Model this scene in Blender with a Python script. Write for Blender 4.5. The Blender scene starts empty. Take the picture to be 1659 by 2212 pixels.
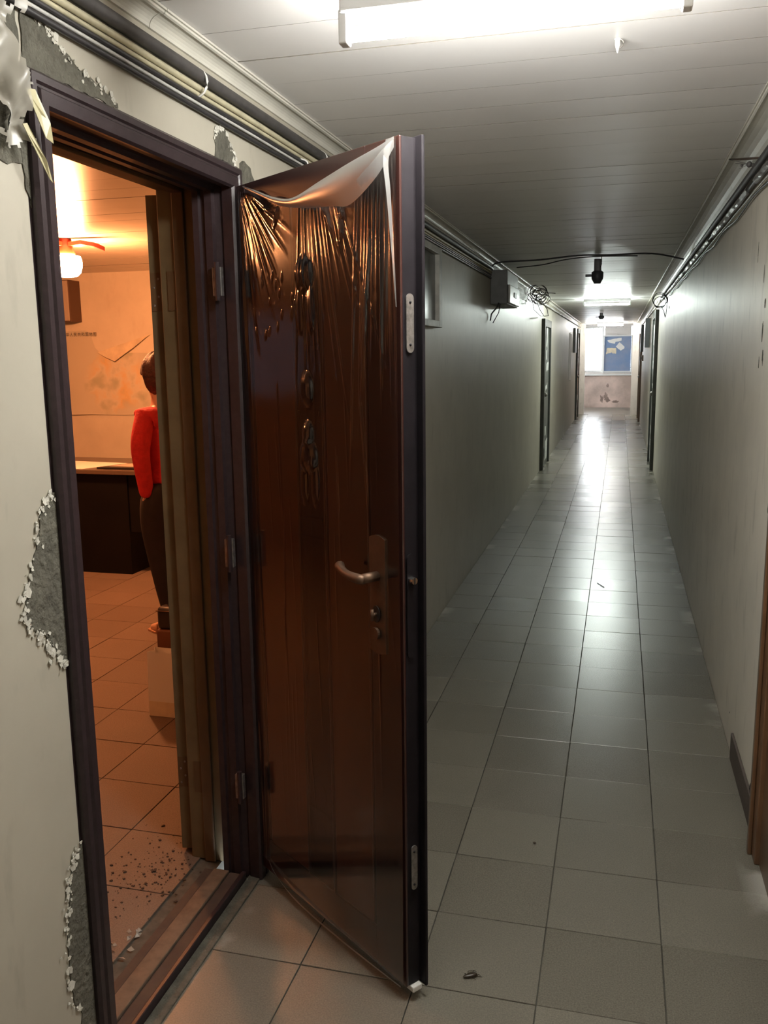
import bpy, bmesh, math, random
from mathutils import Matrix, Vector, noise
random.seed(7)
S = bpy.context.scene
COL = S.collection

# ------------------------------------------------------------------ camera
cam = bpy.data.cameras.new('camera')
co = bpy.data.objects.new('camera', cam)
COL.objects.link(co)
RT = Vector((0.96682, 0.25513, -0.01272)); DN = Vector((0.03243, -0.17197, -0.98457)); FW = Vector((-0.25338, 0.95149, -0.17454))
co.matrix_world = Matrix(((RT.x, -DN.x, -FW.x, 0.0), (RT.y, -DN.y, -FW.y, 0.0), (RT.z, -DN.z, -FW.z, 1.54), (0, 0, 0, 1)))
cam.sensor_fit = 'HORIZONTAL'; cam.sensor_width = 36.0; cam.lens = 36.0 * 1905 / 1659
cam.clip_start = 0.05; cam.clip_end = 200
S.camera = co
# ------------------------------------------------------------------ world, exposure
W = bpy.data.worlds.new('overcast_sky'); S.world = W; W.use_nodes = True
W.node_tree.nodes['Background'].inputs[0].default_value = (0.86, 0.93, 1.0, 1)
W.node_tree.nodes['Background'].inputs[1].default_value = 18.0
vs = S.view_settings
vs.view_transform = 'Standard'; vs.look = 'None'; vs.exposure = 0.0; vs.gamma = 1.0; vs.use_curve_mapping = False
S.cycles.max_bounces = 6; S.cycles.diffuse_bounces = 4; S.cycles.glossy_bounces = 3; S.cycles.transparent_max_bounces = 8; S.cycles.adaptive_threshold = 0.02
TUBE_COL = (1.0, 0.985, 0.93); TUBE_POWER = 350.0
TUBE2_COL = (0.90, 1.0, 0.93)
LAMP_COL = (1.0, 0.36, 0.13); LAMP_POWER = 560.0

# ------------------------------------------------------------------ materials
def mat(name, col, rough=0.6, metal=0.0, spec=0.5, nscale=None, namt=0.15, col2=None, bump=0.0, bscale=None, emit=None, power=0, coat=0.0, rvar=0.0, coords='Object'):
    m = bpy.data.materials.new(name); m.use_nodes = True
    nt = m.node_tree; b = nt.nodes['Principled BSDF']
    b.inputs['Base Color'].default_value = (*col, 1)
    b.inputs['Roughness'].default_value = rough
    b.inputs['Metallic'].default_value = metal
    b.inputs['Specular IOR Level'].default_value = spec
    b.inputs['Coat Weight'].default_value = coat
    if nscale:
        tc = nt.nodes.new('ShaderNodeTexCoord')
        n = nt.nodes.new('ShaderNodeTexNoise'); n.inputs['Scale'].default_value = nscale; n.inputs['Detail'].default_value = 6
        n.inputs['Roughness'].default_value = 0.6
        nt.links.new(tc.outputs[coords], n.inputs['Vector'])
        r = nt.nodes.new('ShaderNodeValToRGB')
        c2 = col2 or tuple(c * (1 - namt) for c in col)
        r.color_ramp.elements[0].position = 0.35; r.color_ramp.elements[1].position = 0.65
        r.color_ramp.elements[0].color = (*c2, 1); r.color_ramp.elements[1].color = (*col, 1)
        nt.links.new(n.outputs['Fac'], r.inputs['Fac']); nt.links.new(r.outputs['Color'], b.inputs['Base Color'])
        if rvar:
            mp = nt.nodes.new('ShaderNodeMapRange'); mp.inputs['To Min'].default_value = rough - rvar; mp.inputs['To Max'].default_value = rough + rvar
            nt.links.new(n.outputs['Fac'], mp.inputs['Value']); nt.links.new(mp.outputs['Result'], b.inputs['Roughness'])
    if bump:
        tc = nt.nodes.new('ShaderNodeTexCoord')
        n = nt.nodes.new('ShaderNodeTexNoise'); n.inputs['Scale'].default_value = bscale or 40; n.inputs['Detail'].default_value = 5
        nt.links.new(tc.outputs[coords], n.inputs['Vector'])
        bp = nt.nodes.new('ShaderNodeBump'); bp.inputs['Strength'].default_value = bump; bp.inputs['Distance'].default_value = 0.01
        nt.links.new(n.outputs['Fac'], bp.inputs['Height']); nt.links.new(bp.outputs['Normal'], b.inputs['Normal'])
    if emit:
        b.inputs['Emission Color'].default_value = (*emit, 1); b.inputs['Emission Strength'].default_value = power
    return m

def painted_wall(name, col, dirt, rough=0.42, smear=0.5, stain_scale=3.0):
    """gloss-painted plaster: cream paint, soft mottling, grey scuffs"""
    m = mat(name, col, rough, spec=0.42, bump=0.12, bscale=9)
    nt = m.node_tree; b = nt.nodes['Principled BSDF']
    tc = nt.nodes.new('ShaderNodeTexCoord')
    n1 = nt.nodes.new('ShaderNodeTexNoise'); n1.inputs['Scale'].default_value = stain_scale; n1.inputs['Detail'].default_value = 8; n1.inputs['Roughness'].default_value = 0.62
    n2 = nt.nodes.new('ShaderNodeTexNoise'); n2.inputs['Scale'].default_value = 14; n2.inputs['Detail'].default_value = 6
    mapn = nt.nodes.new('ShaderNodeMapping'); mapn.inputs['Scale'].default_value = (1, 1, 0.35)
    nt.links.new(tc.outputs['Object'], n1.inputs['Vector'])
    nt.links.new(tc.outputs['Object'], mapn.inputs['Vector']); nt.links.new(mapn.outputs['Vector'], n2.inputs['Vector'])
    r1 = nt.nodes.new('ShaderNodeValToRGB'); r1.color_ramp.elements[0].position = 0.3; r1.color_ramp.elements[1].position = 0.7
    r1.color_ramp.elements[0].color = (*[c * 0.86 for c in col], 1); r1.color_ramp.elements[1].color = (*col, 1)
    nt.links.new(n1.outputs['Fac'], r1.inputs['Fac'])
    r2 = nt.nodes.new('ShaderNodeValToRGB'); r2.color_ramp.elements[0].position = 0.595; r2.color_ramp.elements[1].position = 0.74
    r2.color_ramp.elements[0].color = (0, 0, 0, 1); r2.color_ramp.elements[1].color = (smear, smear, smear, 1)
    nt.links.new(n2.outputs['Fac'], r2.inputs['Fac'])
    mx = nt.nodes.new('ShaderNodeMixRGB'); mx.inputs['Color2'].default_value = (*dirt, 1)
    nt.links.new(r2.outputs['Color'], mx.inputs['Fac']); nt.links.new(r1.outputs['Color'], mx.inputs['Color1'])
    nt.links.new(mx.outputs['Color'], b.inputs['Base Color'])
    return m

def tile_material(name, col, rough, rvar, paint=False, spec=0.5):
    """ground terrazzo tile: fine speckle, tone differs from piece to piece"""
    m = mat(name, col, rough, spec=0.5)
    nt = m.node_tree; b = nt.nodes['Principled BSDF']; L = nt.links.new
    tc = nt.nodes.new('ShaderNodeTexCoord'); geo = nt.nodes.new('ShaderNodeNewGeometry'); oi = nt.nodes.new('ShaderNodeObjectInfo')
    sp = nt.nodes.new('ShaderNodeTexNoise'); sp.inputs['Scale'].default_value = 260; sp.inputs['Detail'].default_value = 2
    cl = nt.nodes.new('ShaderNodeTexNoise'); cl.inputs['Scale'].default_value = 5; cl.inputs['Detail'].default_value = 7
    L(geo.outputs['Position'], sp.inputs['Vector']); L(geo.outputs['Position'], cl.inputs['Vector'])
    add = nt.nodes.new('ShaderNodeMath'); add.operation = 'ADD'
    L(oi.outputs['Random'], add.inputs[0]); L(geo.outputs['Random Per Island'], add.inputs[1])
    fr = nt.nodes.new('ShaderNodeMath'); fr.operation = 'FRACT'; L(add.outputs[0], fr.inputs[0])
    def rng(src, a, c, f0=0.0, f1=1.0):
        mp = nt.nodes.new('ShaderNodeMapRange'); mp.inputs['From Min'].default_value = f0; mp.inputs['From Max'].default_value = f1
        mp.inputs['To Min'].default_value = a; mp.inputs['To Max'].default_value = c; L(src, mp.inputs['Value']); return mp.outputs['Result']
    def mul(a, c):
        q = nt.nodes.new('ShaderNodeMath'); q.operation = 'MULTIPLY'; L(a, q.inputs[0]); L(c, q.inputs[1]); return q.outputs[0]
    v = mul(mul(rng(fr.outputs[0], 0.86, 1.08), rng(sp.outputs['Fac'], 0.78, 1.2, 0.3, 0.7)), rng(cl.outputs['Fac'], 0.94, 1.05, 0.2, 0.8))
    vm = nt.nodes.new('ShaderNodeVectorMath'); vm.operation = 'SCALE'; vm.inputs[0].default_value = col; L(v, vm.inputs['Scale'])
    out = vm.outputs[0]
    if paint:   # old white paint splashes along both foot lines of the walls
        sx = nt.nodes.new('ShaderNodeSeparateXYZ'); L(geo.outputs['Position'], sx.inputs[0])
        off = nt.nodes.new('ShaderNodeMath'); off.operation = 'ADD'; off.inputs[1].default_value = 0.268; L(sx.outputs['X'], off.inputs[0])
        ab = nt.nodes.new('ShaderNodeMath'); ab.operation = 'ABSOLUTE'; L(off.outputs[0], ab.inputs[0])
        edge = rng(ab.outputs[0], 0.0, 0.55, 0.655, 0.72)
        pn = nt.nodes.new('ShaderNodeTexNoise'); pn.inputs['Scale'].default_value = 2.2; pn.inputs['Detail'].default_value = 6; L(geo.outputs['Position'], pn.inputs['Vector'])
        f = mul(edge, rng(pn.outputs['Fac'], 0.0, 1.0, 0.54, 0.60))
        mx = nt.nodes.new('ShaderNodeMixRGB'); mx.inputs['Color2'].default_value = (0.62, 0.6, 0.54, 1); L(f, mx.inputs['Fac']); L(out, mx.inputs['Color1']); out = mx.outputs['Color']
    L(out, b.inputs['Base Color'])
    L(rng(fr.outputs[0], rough - rvar, rough + rvar), b.inputs['Roughness']); b.inputs['Specular IOR Level'].default_value = spec
    return m

M = {}
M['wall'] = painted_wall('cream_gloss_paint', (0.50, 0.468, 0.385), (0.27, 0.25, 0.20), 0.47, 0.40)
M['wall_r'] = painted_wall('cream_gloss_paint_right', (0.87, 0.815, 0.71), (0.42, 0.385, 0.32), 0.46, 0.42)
M['wall_room'] = painted_wall('office_wall_paint', (0.74, 0.68, 0.56), (0.5, 0.45, 0.36), 0.7, 0.2)
M['panelling'] = mat('dark_brown_panelling', (0.12, 0.075, 0.05), 0.6, nscale=4, namt=0.3)
M['wall_end'] = painted_wall('lobby_wall_paint', (0.74, 0.70, 0.66), (0.3, 0.25, 0.22), 0.6, 0.4)
M['dado'] = mat('damp_stained_dado', (0.74, 0.57, 0.50), 0.8, nscale=1.6, col2=(0.44, 0.34, 0.29), bump=0.3, bscale=6)
M['damp_mark'] = mat('damp_mark', (0.34, 0.25, 0.21), 0.9, nscale=9, namt=0.3)
M['cement'] = mat('bare_cement', (0.135, 0.128, 0.100), 0.95, nscale=18, namt=0.38, bump=0.9, bscale=70)
M['plaster_chip'] = mat('chalky_plaster', (0.72, 0.70, 0.62), 0.9, nscale=40, namt=0.3)
M['tile'] = tile_material('corridor_terrazzo', (0.188, 0.174, 0.140), 0.28, 0.018, paint=True)
M['tile_room'] = tile_material('office_terrazzo', (0.165, 0.122, 0.092), 0.62, 0.06, spec=0.2)
M['grout'] = mat('dark_grout', (0.10, 0.095, 0.075), 0.9, nscale=30, namt=0.4)
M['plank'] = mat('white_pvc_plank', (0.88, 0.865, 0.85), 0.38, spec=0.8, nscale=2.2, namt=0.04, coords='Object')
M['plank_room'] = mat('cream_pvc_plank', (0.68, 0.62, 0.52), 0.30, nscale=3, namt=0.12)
M['joint_dirt_shade'] = mat('dirt_and_shade_in_joints', (0.16, 0.145, 0.12), 0.9)  # dirt colour, kept dark so it also paints the groove shade
M['cornice'] = mat('white_plaster_cove', (0.70, 0.68, 0.60), 0.45, nscale=6, namt=0.14)
M['steel'] = mat('purple_brown_steel', (0.036, 0.023, 0.025), 0.42, spec=0.35, metal=0.0, nscale=60, namt=0.3, bump=0.05, bscale=300, coat=0.2)
M['steel_sill'] = mat('scuffed_sill_steel', (0.035, 0.024, 0.020), 0.75, metal=0.0, nscale=12, col2=(0.06, 0.042, 0.03))
M['sill_brown'] = mat('dusty_brown_strip', (0.17, 0.115, 0.075), 0.85, nscale=20, namt=0.4)
M['leaf_stile'] = mat('maroon_lacquer', (0.040, 0.013, 0.010), 0.30, spec=0.6, nscale=3, namt=0.3, coat=0.3)
M['leaf_panel'] = mat('brown_lacquer', (0.165, 0.060, 0.029), 0.35, spec=0.5, nscale=2.5, namt=0.2, coat=0.5)
M['leaf_dark'] = mat('near_black_lacquer', (0.018, 0.008, 0.007), 0.22, spec=0.6, coat=0.3)
M['leaf_edge'] = mat('dark_steel_edge', (0.012, 0.010, 0.012), 0.5, spec=0.15, nscale=20, namt=0.3)
M['zinc'] = mat('dull_zinc', (0.33, 0.31, 0.29), 0.45, metal=0.75, nscale=90, namt=0.4)
M['bronze'] = mat('satin_bronze', (0.16, 0.098, 0.064), 0.55, metal=0.8, nscale=50, namt=0.2)
M['chrome'] = mat('worn_chrome', (0.72, 0.72, 0.70), 0.2, metal=1.0)
M['black'] = mat('matt_black', (0.012, 0.011, 0.011), 0.6)
M['olive'] = mat('olive_brown_paint', (0.155, 0.115, 0.055), 0.5, nscale=7, namt=0.3, coat=0.05)
M['olive2'] = mat('brown_paint_strip', (0.12, 0.07, 0.03), 0.5, nscale=9, namt=0.3)
M['conduit'] = mat('dusty_grey_conduit', (0.085, 0.078, 0.075), 0.55, nscale=25, namt=0.35)
M['cream_cable'] = mat('cream_cable', (0.60, 0.55, 0.38), 0.5, nscale=15, namt=0.25)
M['dark_cable'] = mat('dark_cable', (0.035, 0.032, 0.034), 0.42, nscale=30, namt=0.3)
M['white_cable'] = mat('white_cable', (0.66, 0.65, 0.62), 0.4, nscale=22, namt=0.25)
M['clip'] = mat('white_plastic', (0.75, 0.74, 0.70), 0.4)
M['white_wood'] = mat('grubby_white_frame', (0.52, 0.51, 0.46), 0.5, nscale=14, namt=0.3)
M['dim_glass'] = mat('dusty_glass', (0.055, 0.055, 0.05), 0.25, nscale=12, namt=0.4)
M['brown_wood'] = mat('varnished_brown_wood', (0.17, 0.085, 0.04), 0.4, nscale=4, namt=0.4, coat=0.2)
M['skirting'] = mat('maroon_skirting', (0.10, 0.075, 0.06), 0.6, nscale=12, namt=0.3)
M['dark_frame'] = mat('old_dark_green_frame', (0.055, 0.06, 0.05), 0.45, nscale=9, namt=0.5)
M['far_door'] = mat('old_grey_green_door', (0.13, 0.14, 0.125), 0.4, nscale=6, namt=0.4)
M['torn_paper'] = mat('torn_white_paper', (0.72, 0.72, 0.68), 0.7, nscale=30, namt=0.3)
M['box_grey'] = mat('grey_box_paint', (0.20, 0.20, 0.19), 0.45, nscale=12, namt=0.25)
M['blue'] = mat('faded_blue_board', (0.17, 0.26, 0.44), 0.6, nscale=3, col2=(0.25, 0.30, 0.42))
M['paper'] = mat('white_paper', (0.8, 0.78, 0.74), 0.7)
M['cream_paper'] = mat('yellowed_paper', (0.78, 0.68, 0.5), 0.7, nscale=10, namt=0.2)
M['tube'] = mat('lit_tube_glass', (1, 1, 1), 0.3, emit=TUBE_COL, power=TUBE_POWER)
M['tube_green'] = mat('lit_greenish_tube_glass', (1, 1, 1), 0.3, emit=TUBE2_COL, power=TUBE_POWER*1.4)
M['batten'] = mat('white_batten', (0.75, 0.75, 0.74), 0.4)
M['lamp_glass'] = mat('lit_amber_glass', (1, 0.8, 0.5), 0.3, emit=LAMP_COL, power=LAMP_POWER)
M['lamp_glass_dim'] = mat('dim_amber_glass', (1, 0.8, 0.5), 0.3, emit=LAMP_COL, power=LAMP_POWER*0.25)
M['lamp_arm'] = mat('red_lacquer_arm', (0.22, 0.018, 0.006), 0.4)
M['desk'] = mat('black_desk_laminate', (0.007, 0.006, 0.006), 0.55, spec=0.15, nscale=5, namt=0.3)
M['desk_top'] = mat('dark_desk_top', (0.10, 0.07, 0.05), 0.3)
M['red'] = mat('red_knit', (0.62, 0.018, 0.022), 0.8, nscale=25, col2=(0.48, 0.012, 0.016), bump=0.4, bscale=60)
M['trousers'] = mat('black_trousers', (0.014, 0.010, 0.012), 0.8, nscale=12, namt=0.4)
M['skin'] = mat('skin', (0.55, 0.33, 0.23), 0.5, nscale=20, namt=0.12)
M['hair'] = mat('reddish_brown_hair', (0.075, 0.016, 0.010), 0.62, nscale=40, namt=0.5, bump=0.5, bscale=90)
M['shoe'] = mat('tan_shoe', (0.42, 0.22, 0.12), 0.5)
M['bag_black'] = mat('black_leather', (0.014, 0.010, 0.010), 0.4)
M['bag_brown'] = mat('brown_leather', (0.13, 0.05, 0.025), 0.45)
M['box_side'] = mat('dark_brown_cabinet', (0.09, 0.045, 0.025), 0.5)
M['box_front'] = mat('grey_speaker_front', (0.42, 0.36, 0.30), 0.6)
M['insect'] = mat('dark_brown_chitin', (0.028, 0.018, 0.009), 0.35)
M['debris'] = mat('dark_plaster_debris', (0.075, 0.05, 0.035), 0.95, nscale=60, namt=0.4)
M['tape'] = mat('yellowed_tape', (0.46, 0.42, 0.24), 0.35)
M['fitting'] = mat('dark_grey_fitting', (0.07, 0.075, 0.08), 0.4)
M['fitting_stem'] = mat('smoky_stem', (0.26, 0.25, 0.26), 0.3)
M['win_frame'] = mat('white_window_frame', (0.72, 0.72, 0.70), 0.4)

def film_material(name, milk, rough, gain=1.0, clear=(0.97, 0.96, 0.95), body=(0.75, 0.74, 0.72)):
    """thin clear plastic: mostly see-through, mirror-like glints by Fresnel, a little milkiness"""
    m = bpy.data.materials.new(name); m.use_nodes = True
    nt = m.node_tree; nt.nodes.clear(); L = nt.links.new
    out = nt.nodes.new('ShaderNodeOutputMaterial')
    tr = nt.nodes.new('ShaderNodeBsdfTransparent'); tr.inputs['Color'].default_value = (*clear, 1)
    d1 = nt.nodes.new('ShaderNodeBsdfDiffuse'); d1.inputs['Color'].default_value = (*body, 1); d2 = nt.nodes.new('ShaderNodeBsdfTranslucent'); d2.inputs['Color'].default_value = (*body, 1)
    df = nt.nodes.new('ShaderNodeMixShader'); df.inputs[0].default_value = 0.4; L(d1.outputs[0], df.inputs[1]); L(d2.outputs[0], df.inputs[2])
    gl = nt.nodes.new('ShaderNodeBsdfGlossy'); gl.inputs['Roughness'].default_value = rough
    fr = nt.nodes.new('ShaderNodeFresnel'); fr.inputs['IOR'].default_value = 1.45
    k = nt.nodes.new('ShaderNodeMath'); k.operation = 'MULTIPLY'; k.use_clamp = True; k.inputs[1].default_value = gain; L(fr.outputs[0], k.inputs[0])
    a = nt.nodes.new('ShaderNodeMixShader'); a.inputs[0].default_value = milk; L(tr.outputs[0], a.inputs[1]); L(df.outputs[0], a.inputs[2])
    b = nt.nodes.new('ShaderNodeMixShader'); L(k.outputs[0], b.inputs[0]); L(a.outputs[0], b.inputs[1]); L(gl.outputs[0], b.inputs[2])
    L(b.outputs[0], out.inputs[0])
    return m
M['film'] = film_material('clear_plastic_film', 0.012, 0.12, 2.4)
M['film_fold'] = film_material('folded_plastic_film', 0.30, 0.38, 0.9)
M['film_milky'] = film_material('crumpled_milky_plastic', 0.62, 0.35, 1.0, body=(0.70, 0.66, 0.56))
M['dusty_pane'] = film_material('dusty_office_pane', 0.06, 0.05, 1.0, clear=(0.085, 0.092, 0.105))
M['glass'] = film_material('window_glass', 0.05, 0.02, 1.0)

# ------------------------------------------------------------------ helpers
def link(o, parent=None):
    COL.objects.link(o)
    if parent is not None:
        o.parent = parent
        o.matrix_parent_inverse = Matrix.Translation(-parent.location)
    return o
def tag(o, label=None, cat=None, group=None, kind=None):
    if label: o['label'] = label
    if cat: o['category'] = cat
    if group: o['group'] = group
    if kind: o['kind'] = kind
    return o
def thing(name, loc, label, cat, group=None, kind=None):
    o = bpy.data.objects.new(name, None); o.location = loc; o.empty_display_size = 0.05
    COL.objects.link(o); return tag(o, label, cat, group, kind)
def mesh_obj(name, verts, faces, m, parent=None, smooth=False):
    me = bpy.data.meshes.new(name); me.from_pydata([tuple(v) for v in verts], [], faces); me.update()
    me.materials.append(M[m])
    if smooth:
        for p in me.polygons: p.use_smooth = True
    return link(bpy.data.objects.new(name, me), parent)
class B:
    """collects shapes into one mesh"""
    def __init__(s): s.bm = bmesh.new()
    def box(s, x0, x1, y0, y1, z0, z1, bev=0.0):
        vs = [s.bm.verts.new(p) for p in ((x0,y0,z0),(x1,y0,z0),(x1,y1,z0),(x0,y1,z0),(x0,y0,z1),(x1,y0,z1),(x1,y1,z1),(x0,y1,z1))]
        fs = [s.bm.faces.new([vs[i] for i in f]) for f in ((0,3,2,1),(4,5,6,7),(0,1,5,4),(1,2,6,5),(2,3,7,6),(3,0,4,7))]
        if bev:
            es = list({e for f in fs for e in f.edges})
            bmesh.ops.bevel(s.bm, geom=es, offset=bev, segments=2, profile=0.5, affect='EDGES')
        return s
    def prism(s, pts, off):
        """closed polygon pts (3-D), pushed along off"""
        off = Vector(off); a = [s.bm.verts.new(p) for p in pts]; b = [s.bm.verts.new(Vector(p) + off) for p in pts]
        n = len(a); s.bm.faces.new(a[::-1]); s.bm.faces.new(b)
        for i in range(n): s.bm.faces.new((a[i], a[(i+1) % n], b[(i+1) % n], b[i]))
        return s
    def tube(s, pts, r, seg=8, caps=True, closed=False):
        pts = [Vector(p) for p in pts]; n = len(pts); rings = []
        up = Vector((0, 0, 1))
        for i, p in enumerate(pts):
            t = (pts[(i+1) % n] - pts[i-1]) if closed else (pts[min(i+1, n-1)] - pts[max(i-1, 0)])
            if t.length < 1e-9: t = Vector((0, 1, 0))
            t.normalize()
            a = t.cross(up)
            if a.length < 0.05: a = t.cross(Vector((1, 0, 0)))
            a.normalize(); b = a.cross(t)
            rr = r[i] if isinstance(r, (list, tuple)) else r
            rings.append([s.bm.verts.new(p + rr * (math.cos(2*math.pi*k/seg) * a + math.sin(2*math.pi*k/seg) * b)) for k in range(seg)])
        for i in range(n if closed else n - 1):
            A, Bq = rings[i], rings[(i+1) % n]
            for k in range(seg): s.bm.faces.new((A[k], A[(k+1) % seg], Bq[(k+1) % seg], Bq[k]))
        if caps and not closed:
            s.bm.faces.new(rings[0][::-1]); s.bm.faces.new(rings[-1])
        return s
    def lathe(s, prof, c, seg=20, rib=0.0, nrib=0):
        """prof: (radius, z) list turned about the vertical through c"""
        c = Vector(c); rings = []
        for r, z in prof:
            ring = []
            for k in range(seg):
                a = 2*math.pi*k/seg; rr = r * (1 + rib * math.cos(nrib * a))
                ring.append(s.bm.verts.new(c + Vector((rr*math.cos(a), rr*math.sin(a), z))))
            rings.append(ring)
        for i in range(len(rings)-1):
            for k in range(seg): s.bm.faces.new((rings[i][k], rings[i][(k+1) % seg], rings[i+1][(k+1) % seg], rings[i+1][k]))
        s.bm.faces.new(rings[0][::-1]); s.bm.faces.new(rings[-1])
        return s
    def ball(s, c, rx, ry, rz, seg=12):
        g = bmesh.ops.create_uvsphere(s.bm, u_segments=seg, v_segments=max(6, seg*2//3), radius=1.0)
        for v in g['verts']: v.co = Vector((v.co.x*rx, v.co.y*ry, v.co.z*rz)) + Vector(c)
        return s
    def build(s, name, m, parent=None, smooth=False, auto=False):
        bmesh.ops.recalc_face_normals(s.bm, faces=s.bm.faces[:])
        me = bpy.data.meshes.new(name); s.bm.to_mesh(me); s.bm.free(); me.materials.append(M[m])
        if smooth:
            for p in me.polygons: p.use_smooth = True
        return link(bpy.data.objects.new(name, me), parent)
def box(name, m, x0, x1, y0, y1, z0, z1, parent=None, bev=0.0):
    return B().box(x0, x1, y0, y1, z0, z1, bev).build(name, m, parent)
def extrude_y(name, prof, y0, y1, m, parent=None, n=1, smooth=False):
    """open profile of (x, z) swept along y, closed to a thin solid by its own points"""
    k = len(prof); vs = []; fs = []
    for i in range(n + 1):
        y = y0 + (y1 - y0) * i / n
        vs += [(x, y, z) for x, z in prof]
    for i in range(n):
        for j in range(k):
            a = i*k + j; b = i*k + (j+1) % k
            fs.append((a, b, b + k, a + k))
    fs.append(tuple(range(k))[::-1]); fs.append(tuple(range(n*k, n*k + k)))
    return mesh_obj(name, vs, fs, m, parent, smooth)
def blob(cy, cz, ry, rz, n=40, rough=0.22, seed=0, pts=None):
    """irregular outline in the (y, z) plane"""
    out = []
    for i in range(n):
        a = 2*math.pi*i/n
        f = 1 + rough * noise.noise(Vector((math.cos(a)*1.7 + seed, math.sin(a)*1.7, seed*3.1))) + rough*0.6*noise.noise(Vector((math.cos(a)*6 + seed, math.sin(a)*6, 4.4)))
        out.append((cy + ry*f*math.cos(a), cz + rz*f*math.sin(a)))
    return out
def ragged(poly, step=0.012, amp=0.006, seed=0.0, closed=True):
    """subdivide a polygon of (a, b) points and roughen its edges"""
    out = []
    n = len(poly)
    for i in range(n if closed else n-1):
        p = Vector(poly[i]); q = Vector(poly[(i+1) % n]); d = q - p; k = max(1, int(d.length/step)); nr = Vector((-d.y, d.x)).normalized()
        for j in range(k):
            t = j/k; w = p + d*t
            out.append(tuple(w + nr * amp * 1.6 * noise.noise(Vector((w.x*40 + seed, w.y*40, seed)))))
    return out

WL, WR, ZC = -1.0, 0.465, 2.27

# ------------------------------------------------------------------ walls
def struct(o, label, cat): return tag(o, label, cat, kind='structure')
b = B()
for x0, x1, ya, yb, zh in ((-1.107, WL, 1.389, 2.288, 2.038), (-1.25, -1.107, 1.358, 2.337, 2.037)):
    b.box(x0, x1, -3.0, ya, -0.02, 2.42); b.box(x0, x1, yb, 23.3, -0.02, 2.42); b.box(x0, x1, ya, yb, zh, 2.42)
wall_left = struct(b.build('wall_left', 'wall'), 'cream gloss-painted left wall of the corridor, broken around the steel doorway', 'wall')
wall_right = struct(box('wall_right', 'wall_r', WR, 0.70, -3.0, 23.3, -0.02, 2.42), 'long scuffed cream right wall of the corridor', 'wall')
struct(box('wall_back', 'wall', -1.25, 0.70, -3.25, -3.0, -0.02, 2.42), 'cream wall closing the near end of the corridor', 'wall')
# office shell
struct(box('wall_office_rear', 'wall_room', -5.7, -1.25, 6.9, 7.1, -0.02, 2.42), 'warm-lit office wall carrying the map', 'wall')
b = B(); b.box(-5.7, -5.5, 0.2, 2.50, -0.02, 2.42).box(-5.7, -5.5, 2.69, 6.9, -0.02, 2.42).box(-5.7, -5.5, 2.50, 2.69, -0.02, 1.26).box(-5.7, -5.5, 2.50, 2.69, 1.86, 2.42)
struct(b.build('wall_office_left', 'panelling'), 'office side wall with a narrow window', 'wall')
struct(box('wall_office_near', 'wall_room', -5.7, -1.25, 0.0, 0.2, -0.02, 2.42), 'office wall on the near side', 'wall')
# lobby at the far end
b = B(); b.box(-3.2, 1.4, 26.2, 26.45, 0.90, 1.0).box(-3.2, -1.06, 26.2, 26.45, 0.9, 2.6).box(0.34, 1.4, 26.2, 26.45, 0.9, 2.6).box(-1.06, 0.34, 26.2, 26.45, 2.28, 2.6).box(-0.44, 0.28, 26.25, 26.45, 1.0, 2.28)
wall_end = struct(b.build('wall_end', 'wall_end'), 'pale lobby wall at the far end of the corridor', 'wall')
dado = box('stained_dado', 'dado', -3.2, 1.4, 26.17, 26.45, 0.0, 0.90, wall_end)
B().box(-3.2, 1.4, 26.155, 26.175, 0, 0.13).build('skirting', 'dado', wall_end)
struct(box('wall_lobby_right', 'wall_end', 1.4, 1.6, 23.3, 26.45, -0.02, 2.6), 'lobby side wall beyond the corridor mouth on the right', 'wall')
b = B(); b.box(-3.4, -3.2, 23.3, 24.0, -0.02, 2.6).box(-3.4, -3.2, 25.9, 26.45, -0.02, 2.6).box(-3.4, -3.2, 24.0, 25.9, -0.02, 0.8).box(-3.4, -3.2, 24.0, 25.9, 2.3, 2.6)
struct(b.build('wall_lobby_left', 'wall_end'), 'lobby side wall with a window opening on the left', 'wall')
b = B(); b.box(-3.2, -0.86, 23.1, 23.3, -0.02, 2.6).box(0.285, 1.4, 23.1, 23.3, -0.02, 2.6).box(-0.86, 0.285, 23.1, 23.3, 2.25, 2.6)
struct(b.build('wall_mouth', 'wall_end'), 'pale jambs where the corridor opens into the lobby', 'wall')

# ------------------------------------------------------------------ floors with single tiles
floor = struct(box('floor', 'grout', -1.1, 0.6, -3.0, 23.3, -0.12, -0.006), 'grey terrazzo tile floor running down the corridor', 'floor')
def tile_mesh(name, wx, wy, m):
    g = 0.0014; c = 0.0009
    h = [(-wx/2+g, -wy/2+g), (wx/2-g, -wy/2+g), (wx/2-g, wy/2-g), (-wx/2+g, wy/2-g)]
    t = [(-wx/2+g+c, -wy/2+g+c), (wx/2-g-c, -wy/2+g+c), (wx/2-g-c, wy/2-g-c), (-wx/2+g+c, wy/2-g-c)]
    vs = [(x, y, -0.008) for x, y in h] + [(x, y, -0.0012) for x, y in h] + [(x, y, 0.0) for x, y in t]
    fs = [(8, 9, 10, 11)]
    for i in range(4):
        j = (i+1) % 4; fs += [(i, j, j+4, i+4), (i+4, j+4, j+8, i+8)]
    me = bpy.data.meshes.new(name); me.from_pydata(vs, [], fs); me.update(); me.materials.append(M[m]); return me
XS = [(-1.0, -0.745), (-0.745, -0.445), (-0.445, -0.145), (-0.145, 0.155), (0.155, WR)]
tm = [tile_mesh('floor_tile', b_ - a_, 0.30, 'tile') for a_, b_ in XS]
R0 = 2.205
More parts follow.
